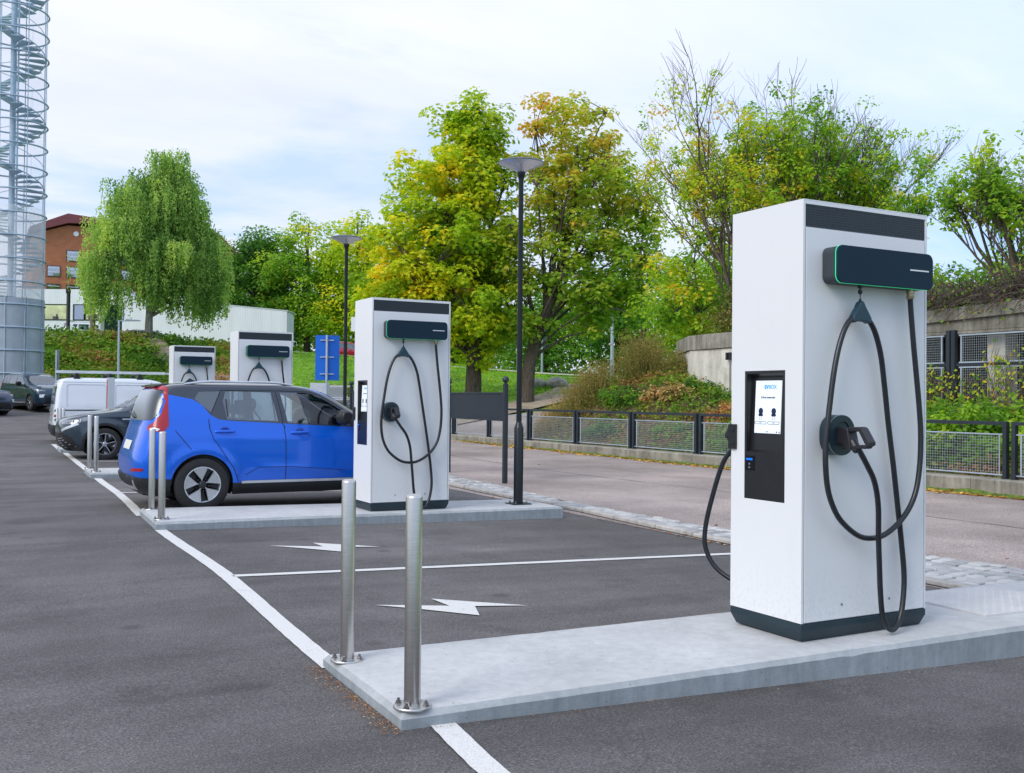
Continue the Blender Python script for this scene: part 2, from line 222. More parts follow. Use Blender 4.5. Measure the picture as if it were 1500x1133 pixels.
# ------------------------------------------------------------------ mesh helpers
class MB:
    def __init__(s): s.v=[]; s.f=[]; s.fm=[]; s.cur=0
    def add(s,vs,fs,mi=None):
        o=len(s.v); s.v.extend([tuple(p) for p in vs]); s.f.extend([tuple(i+o for i in f) for f in fs]); s.fm.extend([s.cur if mi is None else mi]*len(fs)); return s
    def box(s,x0,x1,y0,y1,z0,z1,mi=None):
        return s.add([(x0,y0,z0),(x1,y0,z0),(x1,y1,z0),(x0,y1,z0),(x0,y0,z1),(x1,y0,z1),(x1,y1,z1),(x0,y1,z1)],[(0,3,2,1),(4,5,6,7),(0,1,5,4),(1,2,6,5),(2,3,7,6),(3,0,4,7)],mi)
    def prism(s,poly,a,b,axis='y',mi=None,top=None):
        # poly of (u,v) extruded from a to b along axis ; top = second outline at b
        n=len(poly); top=top or poly
        def P(u,v,w): return {'y':(u,w,v),'x':(w,u,v),'z':(u,v,w)}[axis]
        vs=[P(u,v,a) for u,v in poly]+[P(u,v,b) for u,v in top]
        fs=[tuple(range(n))[::-1],tuple(range(n,2*n))]+[(i,(i+1)%n,(i+1)%n+n,i+n) for i in range(n)]
        return s.add(vs,fs,mi)
    def tube(s,pts,r,n=8,cap=True,mi=None):
        pts=[Vector(p) for p in pts]; k=len(pts); rs=r if isinstance(r,(list,tuple)) else [r]*k
        vs=[];up=None
        for i,p in enumerate(pts):
            d=(pts[min(i+1,k-1)]-pts[max(i-1,0)])
            if d.length<1e-9: d=Vector((0,0,1))
            d.normalize()
            if up is None: up=d.orthogonal().normalized()
            else:
                up=up-d*up.dot(d)
                up=up.normalized() if up.length>1e-6 else d.orthogonal().normalized()
            w=d.cross(up)
            for j in range(n):
                a=2*math.pi*j/n; vs.append(p+(up*math.cos(a)+w*math.sin(a))*rs[i])
        fs=[(i*n+j,i*n+(j+1)%n,(i+1)*n+(j+1)%n,(i+1)*n+j) for i in range(k-1) for j in range(n)]
        if cap: fs+=[tuple(range(n))[::-1],tuple(range((k-1)*n,k*n))]
        return s.add(vs,fs,mi)
    def lathe(s,prof,c=(0,0,0),n=32,axis='z',mi=None,cap=True):
        vs=[]
        for r,h in prof:
            for j in range(n):
                a=2*math.pi*j/n; x,y=r*math.cos(a),r*math.sin(a)
                p={'z':(x,y,h),'y':(x,h,y),'x':(h,x,y)}[axis]; vs.append((p[0]+c[0],p[1]+c[1],p[2]+c[2]))
        k=len(prof); fs=[(i*n+j,i*n+(j+1)%n,(i+1)*n+(j+1)%n,(i+1)*n+j) for i in range(k-1) for j in range(n)]
        if cap: fs+=[tuple(range(n))[::-1],tuple(range((k-1)*n,k*n))]
        return s.add(vs,fs,mi)
    def build(s,name,mat,parent=None,smooth=False,bevel=0,loc=None,segs=2,angle=35):
        me=bpy.data.meshes.new(name); me.from_pydata(s.v,[],s.f)
        mats=mat if isinstance(mat,(list,tuple)) else [mat]
        for m in mats: me.materials.append(M(m))
        if len(mats)>1: me.polygons.foreach_set('material_index',s.fm)
        bm=bmesh.new(); bm.from_mesh(me); bmesh.ops.recalc_face_normals(bm,faces=bm.faces); bm.to_mesh(me); bm.free()
        o=bpy.data.objects.new(name,me); COL.objects.link(o)
        if parent: o.parent=parent
        if loc: o.location=loc
        if bevel:
            b=o.modifiers.new('b','BEVEL'); b.width=bevel; b.segments=segs; b.limit_method='ANGLE'; b.angle_limit=R_(40); b.harden_normals=False
        if smooth:
            me.polygons.foreach_set('use_smooth',[True]*len(me.polygons))
            me.set_sharp_from_angle(angle=R_(angle))
        return o
def rrect(x0,x1,z0,z1,r,n=6):
    out=[]
    for cx,cz,a0 in ((x1-r,z1-r,0),(x0+r,z1-r,90),(x0+r,z0+r,180),(x1-r,z0+r,270)):
        for i in range(n+1):
            a=R_(a0+90*i/n); out.append((cx+r*math.cos(a),cz+r*math.sin(a)))
    return out
def thing(name,label,cat,loc=(0,0,0),rz=0,group=None):
    o=bpy.data.objects.new(name,None); COL.objects.link(o); o.location=loc; o.rotation_euler=(0,0,rz); o.empty_display_size=.2
    return tag(o,label,cat,group)
def tag(o,label,cat,group=None):
    o['label']=label; o['category']=cat
    if group: o['group']=group
    return o
def struct(o,kind='structure'): o['kind']=kind; return o
def catmull(P,n=8):
    P=[Vector(p) for p in P]; P=[P[0]*2-P[1]]+P+[P[-1]*2-P[-2]]; out=[]
    for i in range(1,len(P)-2):
        a,b,c,d=P[i-1:i+3]
        for k in range(n):
            t=k/n; out.append(.5*((2*b)+(c-a)*t+(2*a-5*b+4*c-d)*t*t+(3*b-a-3*c+d)*t**3))
    out.append(P[-2]); return out
def copy_tree(o,parent=None):
    c=o.copy(); COL.objects.link(c); c.parent=parent
    for ch in list(o.children): copy_tree(ch,c)
    return c
def text_mesh(name,txt,size,mat,parent,mat4,bold=0,align='CENTER'):
    cu=bpy.data.curves.new(name,'FONT'); cu.body=txt; cu.size=size; cu.align_x=align; cu.align_y='CENTER'; cu.offset=bold; cu.extrude=.0004
    t=bpy.data.objects.new(name,cu); COL.objects.link(t)
    dg=bpy.context.evaluated_depsgraph_get(); me=bpy.data.meshes.new_from_object(t.evaluated_get(dg)); COL.objects.unlink(t); bpy.data.objects.remove(t)
    me.materials.clear(); me.materials.append(M(mat)); o=bpy.data.objects.new(name,me); COL.objects.link(o); o.parent=parent; o.matrix_local=mat4; return o
build_materials()
# ------------------------------------------------------------------ terrain
def sm(t): t=min(1,max(0,t)); return t*t*(3-2*t)
LX=[-80,-12,0,5,10,15,20,26,34,45,90]; LY=[30,38,44,50,56,62,70,85,120,400]
LZ=[[.1,.1,.1,.05,0,0,0,0,0,0,0],
[.2,.2,.2,.2,.15,.15,.9,1.6,2,2,2],
[.5,.45,.45,.45,.55,.9,1.7,2.1,2.5,2.5,2.5],
[.9,.7,.7,.75,1.1,1.9,2.6,2.75,2.75,2.8,2.8],
[2.0,1.5,1.5,1.7,2.3,3.0,3.4,3.3,3.05,3,3],
[4.4,4.4,4.5,4.75,4.7,4.3,4.1,3.9,3.5,3.3,3.3],
[5,5,5.1,5.1,5.1,5.0,4.7,4.3,3.8,3.5,3.4],
[5.3,5.3,5.3,5.3,5.3,5.2,5,4.6,4.2,4,4],
[5.3]*8+[4.6,4.3,4.2],[5.5]*11]
def lat(x,y):
    x=min(max(x,LX[0]),LX[-1]-1e-6); y=min(max(y,LY[0]),LY[-1]-1e-6)
    i=max(k for k in range(len(LX)-1) if LX[k]<=x); j=max(k for k in range(len(LY)-1) if LY[k]<=y)
    u=(x-LX[i])/(LX[i+1]-LX[i]); v=sm((y-LY[j])/(LY[j+1]-LY[j]))*.5+.5*(y-LY[j])/(LY[j+1]-LY[j])
    return (LZ[j][i]*(1-u)+LZ[j][i+1]*u)*(1-v)+(LZ[j+1][i]*(1-u)+LZ[j+1][i+1]*u)*v
def lotz(x,y): return -.02*min(max(x-1.8,0),5.5)+.004*(min(y,30)-4)
def wallx(y):   # face of the retaining wall on the right
    return 18.0+max(0,y-19)*.10+max(0,y-23)*.5
def T(x,y):
    k=sm((y-29)/4)
    z=lotz(x,y)*(1-k)+lat(x,y)*k
    if x>15.3 and y<34:
        h=float(np.interp(y,[6,12,14.4,18,20.8,23.4,26],[1.0,1.1,1.0,1.1,1.42,2.05,2.0]))
        e=sm((x-15.35)/2.6)*h*sm((30.5-y)/5)*.98
        top=3.15
        r=sm((x-wallx(y)-(1.15 if y<16.9 else .15))/.35)*sm((32-y)/7) if y<33 else 0
        z=max(z,e); z=z*(1-r)+max(top,z)*r
    return z
def sheet(name,xs,ys,fz,mat,off=0,smooth=True):
    b=MB(); nx=len(xs); b.v=[(x,y,fz(x,y)+off) for y in ys for x in xs]
    b.f=[(j*nx+i,j*nx+i+1,(j+1)*nx+i+1,(j+1)*nx+i) for j in range(len(ys)-1) for i in range(nx-1)]; b.fm=[0]*len(b.f)
    return struct(b.build(name,mat,smooth=smooth,angle=60))
def rng(a,b,s): 
    n=max(1,round((b-a)/s)); return [a+(b-a)*i/n for i in range(n+1)]
# ------------------------------------------------------------------ ground sheets
def build_ground():
    xs=sorted(set([-400,-200,-120]+rng(-80,14,2)+rng(14,23,.35)+rng(23,50,1)+[60,80,120,200,400]))
    ys=sorted(set([-100,-60]+rng(-30,6,2)+rng(6,34,.75)+rng(34,76,1)+[80,90,105,130,200,400,700]))
    def fz(x,y): return T(x,y)-(.06 if (x<15.1 and y<40) else 0)
    sheet('ground',xs,ys,fz,'lawn')
    sheet('parking_lot',rng(-80,1.8,2)+rng(1.8,7.3,.5)[1:],rng(-90,-10,10)+rng(-10,30,1)[1:]+rng(30,53,.5)[1:],lambda x,y:T(x,y)+.03*sm((y-29)/3) if y>=29 else lotz(x,y),'asphalt')
    sheet('road',rng(7.2,15.0,.6),rng(-60,49,1),lambda x,y:T(x,y)+.004+.03*sm((y-29)/3) if y>=29 else lotz(x,y)+.004,'road_asphalt')
    sheet('side_street',rng(15.3,22,.6),rng(29,36.5,.5),lambda x,y:T(x,y)+.03,'road_asphalt')
    sheet('embankment_soil',rng(15.3,19.5,.2),rng(3,29,.5),lambda x,y:T(x,y)+.03,'soil')
    # paths over the lawn
    def ribbon(name,pts,w,mat,off=.05):
        b=MB(); P=catmull([(x,y,0) for x,y in pts],8)
        vs=[]
        for i,p in enumerate(P):
            d=(P[min(i+1,len(P)-1)]-P[max(0,i-1)]).normalized(); n=Vector((-d.y,d.x,0))
            for s in (-1,-.5,0,.5,1):
                q=p+n*s*w/2; vs.append((q.x,q.y,T(q.x,q.y)+off))
        fs=[(i*5+j,i*5+j+1,(i+1)*5+j+1,(i+1)*5+j) for i in range(len(P)-1) for j in range(4)]
        b.add(vs,fs); return struct(b.build(name,mat,smooth=True,angle=70))
    def crackline(name,pts,w,zf):
        b=MB(); P=catmull([(x,y,0) for x,y in pts],14); vs=[]
        for i,p in enumerate(P):
            d=(P[min(i+1,len(P)-1)]-P[max(0,i-1)]).normalized(); n=Vector((-d.y,d.x,0)); j=rnd.gauss(0,.008); ww=w*rnd.uniform(.4,1.2)
            for s in (-1,1):
                q=p+n*(s*ww/2+j); vs.append((q.x,q.y,zf(q.x,q.y)))
        b.add(vs,[(2*i,2*i+1,2*i+3,2*i+2) for i in range(len(P)-1)]); struct(b.build(name,'crack'))
    crackline('road_seam',[(11.2,27),(11.15,23.6),(10.9,18.3),(11.25,13.0),(11.5,9),(11.6,4)],.022,lambda x,y:lotz(x,y)+.008)
    crackline('road_seam',[(10.6,5.0),(11.5,6.5),(13,7.6),(14.8,8.0)],.014,lambda x,y:lotz(x,y)+.008)
    crackline('road_seam',[(12.1,25),(12.6,21),(12.3,16)],.012,lambda x,y:lotz(x,y)+.008)
    ribbon('dirt_path',[(16,36.5),(21.5,38.3),(25.3,40.5),(28,43.5)],2.2,'dirt_path',.08)
    ribbon('gravel_path',[(8,66),(16,65.5),(24,60),(30,53.5),(37,50),(44,47)],1.6,'gravel_pale',.10)
    ribbon('worn_slope_path',[(9.6,62.5),(10.2,59.5),(11.4,56.5),(12.6,53)],1.3,'dirt_path',.12)
    # painted lines
    def line(name,pts,w,off=.006,jit=.0025):
        b=MB(); P=catmull([(x,y,0) for x,y in pts],10); vs=[]
        for i,p in enumerate(P):
            d=(P[min(i+1,len(P)-1)]-P[max(0,i-1)]).normalized(); n=Vector((-d.y,d.x,0))
            for s in (-1,1):
                q=p+n*(s*w/2+rnd.uniform(-jit,jit)); vs.append((q.x,q.y,lotz(q.x,q.y)+off))
        b.add(vs,[(2*i,2*i+1,2*i+3,2*i+2) for i in range(len(P)-1)]); return struct(b.build(name,'line_paint'))
    line('edge_line',[(1.80,2.6),(1.84,3.5),(1.91,4.14)],.12)
    line('edge_line',[(1.77,5.2),(1.805,6.2),(1.87,7.6),(1.90,8.6),(1.885,10.2),(1.885,11.15)],.12)
    line('edge_line',[(1.90,12.5),(1.98,14.2),(2.02,15.6),(2.03,17),(2.05,18.2)],.12)
    line('edge_line',[(2.08,19.3),(2.13,22),(2.17,24),(2.2,25.8)],.12)
    line('edge_line',[(2.2,27.0),(2.25,29),(2.28,31)],.12)
    line('bay_line',[(1.93,8.14),(3.5,8.04),(5.2,7.93),(6.95,7.82)],.10)
    line('bay_line',[(2.0,15.5),(4.5,15.35),(6.95,15.2)],.10)
    line('bay_line',[(2.2,22.75),(4.5,22.6),(6.95,22.45)],.10)
    line('bay_line',[(2.28,30.9),(4.5,30.7),(6.95,30.6)],.10)
    for i,(dx,dy) in enumerate(((0,0),(.07,3.03),(.25,9.9))):
        b=MB(); P=BOLT; vs=[(x+dx,y+dy,lotz(x+dx,y+dy)+.007) for x,y in P]
        b.add(vs,[tuple(range(len(P)))]); struct(b.build('lightning_mark','line_paint'))
BOLT=[(2.57,6.66),(3.045,6.45),(3.03,6.73),(3.25,6.54),(3.57,6.27),(3.21,6.38),(3.10,6.09),(2.81,6.42)]
def nearx(y): # inner edge of the cobble strip
    pts=[(-10,7.2),(5.8,7.24),(8.3,7.22),(9.9,7.28),(11.6,7.38),(13.1,7.34),(14.6,7.36),(15.6,7.4),(20,7.6),(30,7.9)]
    return float(np.interp(y,[p[0] for p in pts],[p[1] for p in pts]))
def farx(y):
    pts=[(-10,9.4),(4,8.75),(5.9,8.6),(6.75,8.37),(9,7.92),(10.6,7.86),(12.6,7.86),(15.2,8.15),(17.4,8.25),(30,8.6)]
    return float(np.interp(y,[p[0] for p in pts],[p[1] for p in pts]))
def build_cobbles():
    ys=rng(-4,27,.4); b=MB()
    b.v=[(x,y,lotz(x,y)+.012) for y in ys for x in (nearx(y),farx(y)+.05)]; b.f=[(2*i,2*i+1,2*i+3,2*i+2) for i in range(len(ys)-1)]; b.fm=[0]*len(b.f)
    struct(b.build('cobble_joints','sett_joint'))
    b=MB(); y=-3.
    while y<26:
        h=rnd.uniform(.13,.17); n0=nearx(y)+.17; f0=farx(y)-.01; x=n0
        while x<f0-.05:
            w=rnd.uniform(.12,.21)
            if x+w>f0: w=f0-x
            if w<.05: break
            g=.0135; j=lambda s:rnd.uniform(-s,s)
            # rows run slightly oblique
            o=.18*(x-n0); c=[(x+g+j(.007),y+g+j(.009)+o),(x+w-g+j(.007),y+g+j(.009)+o),(x+w-g+j(.007),y+h-g+j(.009)+o),(x+g+j(.007),y+h-g+j(.009)+o)]
            z=lotz(x,y)+.042+j(.008); zz=z-.036
            cx=sum(p[0] for p in c)/4; cy=sum(p[1] for p in c)/4
            top=[(cx+(p[0]-cx)*.82,cy+(p[1]-cy)*.82,z+j(.003)) for p in c]; mid=[(p[0],p[1],z-.012) for p in c]; low=[(p[0],p[1],zz) for p in c]
            b.add(top+mid+low,[(0,1,2,3)]+[(i+4,(i+1)%4+4,(i+1)%4,i) for i in range(4)]+[(i+8,(i+1)%4+8,(i+1)%4+4,i+4) for i in range(4)])
            x+=w
        y+=h
    o=b.build('cobblestone_strip','sett',smooth=True,angle=30); a=o.data.attributes.new('tint','FLOAT','POINT'); q=np.repeat(np.clip(NR.normal(.5,.24,len(b.v)//12),0,1),12).astype(np.float32); a.data.foreach_set('value',q); struct(o)
    y=-3.; b=MB()
    while y<26:
        l=rnd.uniform(.7,1.0); p=[(nearx(y)+.02,y+.01),(nearx(y)+.14,y+.01),(nearx(y+l)+.14,y+l-.01),(nearx(y+l)+.02,y+l-.01)]
        z=lotz(7.3,y)+.055+rnd.uniform(-.006,.006); b.prism(p,z-.12,z,'z'); y+=l
    struct(b.build('kerb_edging','kerb_stone',bevel=.012))
# ------------------------------------------------------------------ islands
def island(c,zt,label):
    FL,FR,BR,BL=c; r=.02
    b=MB(); z=lambda p:zt[0]+(zt[1]-zt[0])*(p[0]-FL[0])/(FR[0]-FL[0])
    def ring(d,dz):  # outline inset by d, subdivided
        cx=(FL[0]+FR[0])/2; cy=(FL[1]+BR[1])/2; out=[]
        C=[(FL[0]+d,FL[1]+d),(FR[0]-d,FR[1]+d),(BR[0]-d,BR[1]-d),(BL[0]+d,BL[1]-d)]
        for i in range(4):
            a,e=C[i],C[(i+1)%4]; n=70 if i%2==0 else 16
            for k in range(n):
                t=k/n; p=(a[0]+(e[0]-a[0])*t,a[1]+(e[1]-a[1])*t); out.append((p[0],p[1],z(p)+dz))
        return out
    R=[ring(0,-.28),ring(0,-.030),ring(.022,-.004),ring(.045,0)]
    for k in (1,2): R[k]=[(x+rnd.uniform(-.001,.001),y+rnd.uniform(-.0012,.0012),zz+rnd.uniform(-.001,.001)-(.008*rnd.random() if rnd.random()<.03 else 0)) for x,y,zz in R[k]]
    n=len(R[0]); vs=sum(R,[]); fs=[(k*n+i,k*n+(i+1)%n,(k+1)*n+(i+1)%n,(k+1)*n+i) for k in range(3) for i in range(n)]+[tuple(range(3*n,4*n))]
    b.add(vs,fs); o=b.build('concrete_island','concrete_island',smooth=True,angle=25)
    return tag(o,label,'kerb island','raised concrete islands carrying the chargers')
def build_islands():
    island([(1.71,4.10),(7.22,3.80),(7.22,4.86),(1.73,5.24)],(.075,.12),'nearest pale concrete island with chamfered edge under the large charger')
    island([(1.84,11.14),(6.80,11.04),(6.80,12.12),(1.89,12.58)],(.12,.08),'pale concrete island beside the blue car, under the second charger and tall black lamp')
    island([(1.95,18.15),(6.9,17.95),(6.9,19.1),(1.97,19.40)],(.15,.11),'concrete island between the blue car and the dark navy car')
    island([(2.1,25.75),(6.9,25.6),(6.9,26.8),(2.12,27.0)],(.19,.14),'farthest concrete island, beside the white van')
    b=MB(); P=PLATE; b.prism(P,.09,.121,'z')
    root=b.build('cover_plate','checker',bevel=.004); tag(root,'pale square metal tread plate lying on the concrete beside the large charger','cover plate')
    b=MB()
    ux=Vector((P[1][0]-P[0][0],P[1][1]-P[0][1],0)); uy=Vector((P[3][0]-P[0][0],P[3][1]-P[0][1],0)); o=Vector((P[0][0],P[0][1],.1213))
    for i in range(22):
        for j in range(22):
            c=o+ux*((i+.5)/22)+uy*((j+.5)/22); a=math.atan2(ux.y,ux.x)+(R_(45) if (i+j)%2 else R_(-45)); d=Vector((math.cos(a),math.sin(a),0)); n=Vector((-d.y,d.x,0))
            q=[c+d*.016,c+n*.004,c-d*.016,c-n*.004]; b.add([(p.x,p.y,p.z) for p in q]+[(c.x,c.y,c.z+.003)],[(0,1,4),(1,2,4),(2,3,4),(3,0,4)])
    b.build('tread_pattern','checker',root)
PLATE=[(5.68,4.15),(6.55,4.08),(6.62,4.80),(5.70,4.88)]
# ------------------------------------------------------------------ bollards
def build_bollards():
    def make(label,grp):
        t=thing('steel_bollard',label,'bollard',group=grp)
        b=MB(); b.lathe([(.0375,.008),(.0375,.93),(.0345,.940),(.025,.9455),(.0,.947)],n=36,cap=False); b.build('post','brushed_steel',t,smooth=True,angle=50)
        b=MB(); b.lathe([(.0,.012),(.040,.012),(.083,.010),(.085,.007),(.085,0),(0,0)],n=36,cap=False); b.build('base_flange','brushed_steel',t,smooth=True)
        for k in range(4):
            a=R_(45+90*k); b=MB(); x,y=.066*math.cos(a),.066*math.sin(a)
            b.lathe([(.016,.010),(.016,.0125)],(x,y,0),n=14); b.lathe([(.0125,.0125),(.0125,.0225)],(x,y,0),n=6); b.lathe([(.0065,.0225),(.0065,.034)],(x,y,0),n=10); b.build('bolt','bolt_steel',t)
        return t
    g='brushed steel bollards in pairs at the island ends'
    data=[(1.79,4.17,.077,'brushed steel bollard at the front corner of the nearest island, the closest of all'),
     (1.80,5.06,.077,'brushed steel bollard on the back corner of the nearest island, behind its twin'),
     (1.925,11.33,.12,'steel bollard nearer the camera of the pair beside the blue car rear bumper'),
     (1.99,12.38,.12,'steel bollard farther of the pair beside the blue car rear bumper'),
     (2.045,18.35,.15,'steel bollard, front one of the pair before the dark car headlight'),
     (2.03,19.2,.15,'steel bollard, back one of the pair before the dark car headlight'),
     (2.17,26.0,.19,'far steel bollard, nearer of the pair by the white van bumper'),
     (2.16,26.8,.19,'far steel bollard, rearmost of the pair by the white van bumper')]
    p=make(data[0][3],g)
    for i,(x,y,z,l) in enumerate(data):
        o=p if i==0 else copy_tree(p); o.location=(x,y,z-.002); o['label']=l; o.rotation_euler.z=R_(12*i)
# ------------------------------------------------------------------ charger
def wall_unit(t,sgn,W,D):
    """wall box, holster, plug and cables on one broad face; sgn=-1 front face, +1 back face"""
    f=0 if sgn<0 else D
    Y=lambda d:f+sgn*d
    box=MB(); o=rrect(.143,.924,2.015,2.222,.042,7); box.prism(o,Y(.004),Y(.103),'y')
    bx=box.build('wall_box','wallbox_body',t,bevel=.003)
    b=MB(); b.prism(rrect(.1405,.9265,2.0125,2.2245,.044,7),Y(.107),Y(.120),'y'); b.build('cover','wallbox_face',bx,bevel=.0025)
    # status light : left, bottom-left corner and bottom
    out=rrect(.1415,.9255,2.0135,2.2235,.043,7)
    b=MB()
    idx=list(range(8,28)) # left-top corner to bottom run
    for k in range(len(idx)-1):
        (x0,z0),(x1,z1)=out[idx[k]],out[idx[k]+1 if idx[k]+1<len(out) else 0]
        b.tube([(x0,Y(.105),z0),(x1,Y(.105),z1)],.0022,5)
    b.build('status_light','led_green',bx)
    b=MB(); b.box(.729,.888,min(Y(.120),Y(.1212)),max(Y(.120),Y(.1212)),2.117,2.125); b.build('marking','mark_white',bx)
    # gland
    gx=.795
    b=MB(); gy=Y(.065); b.lathe([(.018,2.016),(.018,2.004),(.024,2.004),(.024,1.99),(.020,1.988),(.020,1.976),(.023,1.974),(.022,1.962),(.0175,1.957)],(gx,gy,0),n=12); b.build('cable_gland','brass',bx,smooth=True,angle=30)
    # cord and holder
    hx=.368; hy=Y(.075)
    b=MB(); b.lathe([(.014,2.016),(.014,1.998),(.009,1.993)],(hx,hy,0),n=12); b.lathe([(.0,1.992),(.011,1.985),(.0135,1.975),(.011,1.965),(.0,1.958)],(hx,hy,0),n=12,cap=False)
    b.tube([(hx,hy,1.96),(hx,hy,1.906)],.0035,6); b.lathe([(.006,1.935),(.008,1.93),(.008,1.922),(.005,1.918)],(hx,hy,0),n=8); b.build('retractor_cord','black_plastic',t,smooth=True,angle=40)
    b=MB()
    prof=[(hx,1.925),(hx+.014,1.914),(hx+.03,1.886),(hx+.052,1.858),(hx+.070,1.832),(hx+.078,1.806),(hx+.060,1.795),(hx+.03,1.806),(hx-.03,1.806),(hx-.060,1.795),(hx-.078,1.806),(hx-.070,1.832),(hx-.052,1.858),(hx-.03,1.886),(hx-.014,1.914)]
    b.prism(prof,hy-.022,hy+.022,'y'); b.build('cable_holder','holder',t,bevel=.007)
    # holster
    sx,sz=.225,1.158
    b=MB(); b.prism(rrect(sx-.098,sx+.098,sz-.114,sz+.114,.094,10),Y(.002),Y(.070),'y'); h=b.build('plug_holster','plinth',t,bevel=.004)
    b=MB(); b.prism(rrect(sx-.099,sx+.099,sz-.115,sz+.115,.095,10),Y(.0705),Y(.074),'y'); b.build('ring','ring_teal',h)
    b=MB(); n=40; out=rrect(sx-.097,sx+.097,sz-.113,sz+.113,.093,10); inn=rrect(sx-.062,sx+.062,sz-.078,sz+.078,.060,10); k=len(out)
    vs=[(x,Y(.083),z) for x,z in out]+[(x,Y(.083),z) for x,z in inn]+[(x,Y(.075),z) for x,z in out]+[(x,Y(.0755),z) for x,z in inn]
    fs=[(i,(i+1)%k,(i+1)%k+k,i+k) for i in range(k)]+[(i,(i+1)%k,(i+1)%k+2*k,i+2*k) for i in range(k)]+[(i+k,(i+1)%k+k,(i+1)%k+3*k,i+3*k) for i in range(k)]+[tuple(range(3*k,4*k))]
    b.add(vs,fs); b.build('socket_face','plinth',h,smooth=True,angle=30)
    # plug : side outline in (y,z), D handle with slot
    b=MB(); hw=.026
    S=lambda u,v:(Y(u),v)
    b.prism([S(.045,sz+.048),S(.118,sz+.046),S(.150,sz+.040),S(.168,sz-.030),S(.172,sz-.075),S(.140,sz-.080),S(.118,sz-.050),S(.045,sz-.048)],sx-.036,sx+.036,'x')
    b.prism([S(.118,sz+.046),S(.232,sz+.052),S(.238,sz+.028),S(.150,sz+.020)],sx-hw,sx+hw,'x')
    b.prism([S(.232,sz+.052),S(.246,sz+.044),S(.298,sz-.030),S(.298,sz-.048),S(.280,sz-.056),S(.262,sz-.040),S(.216,sz+.030)],sx-hw,sx+hw,'x')
    b.prism([S(.280,sz-.056),S(.268,sz-.068),S(.205,sz-.070),S(.165,sz-.080),S(.160,sz-.058),S(.210,sz-.050),S(.268,sz-.044)],sx-hw,sx+hw,'x')
    b.tube([(sx,Y(.150),sz-.03),(sx,Y(.195),sz-.085)],[.030,.024],14)
    b.build('charging_plug','plug',t,bevel=.006)
    A=[(sx,Y(.168),1.115),(.2285,Y(.20),1.079),(.295,Y(.20),.99),(.374,Y(.18),.895),(.432,Y(.155),.76),(.464,Y(.13),.578),(.486,Y(.118),.41),(.505,Y(.11),.25),(.535,Y(.10),.12),(.585,Y(.095),.045),(.640,Y(.088),.028),(.695,Y(.08),.07),(.737,Y(.07),.17),(.762,Y(.058),.32),(.750,Y(.048),.52),(.722,Y(.045),.72),(.682,Y(.045),.97),(.637,Y(.045),1.224),(.600,Y(.05),1.43),(.558,Y(.058),1.616),(.500,Y(.068),1.745),(.439,Y(.074),1.817),(.405,Y(.076),1.832),(hx,Y(.077),1.838),(.325,Y(.078),1.832),(.259,Y(.08),1.785),(.205,Y(.08),1.68),(.163,Y(.08),1.532),(.128,Y(.08),1.33),(.098,Y(.082),1.12),(.095,Y(.085),.97),(.119,Y(.085),.835),(.175,Y(.088),.72),(.251,Y(.09),.645),(.345,Y(.092),.588),(.437,Y(.09),.568),(.545,Y(.085),.575),(.65,Y(.085),.622),(.745,Y(.088),.70),(.818,Y(.088),.81),(.858,Y(.085),.96),(.873,Y(.08),1.14),(.866,Y(.076),1.30),(.845,Y(.07),1.51),(.822,Y(.067),1.70),(.803,Y(.065),1.88),(gx,Y(.065),1.965)]
    if sgn>0: A=[(sx,Y(.168),1.115),(sx,Y(.21),1.07),(sx-.03,Y(.30),.95),(.19,Y(.40),.72),(.19,Y(.47),.50),(.20,Y(.47),.36),(.24,Y(.40),.24),(.33,Y(.26),.15),(.45,Y(.14),.08)]+A[9:]
    b=MB(); b.tube(catmull(A,7),.0158,14); b.build('charging_cable','cable',t,smooth=True,angle=60)
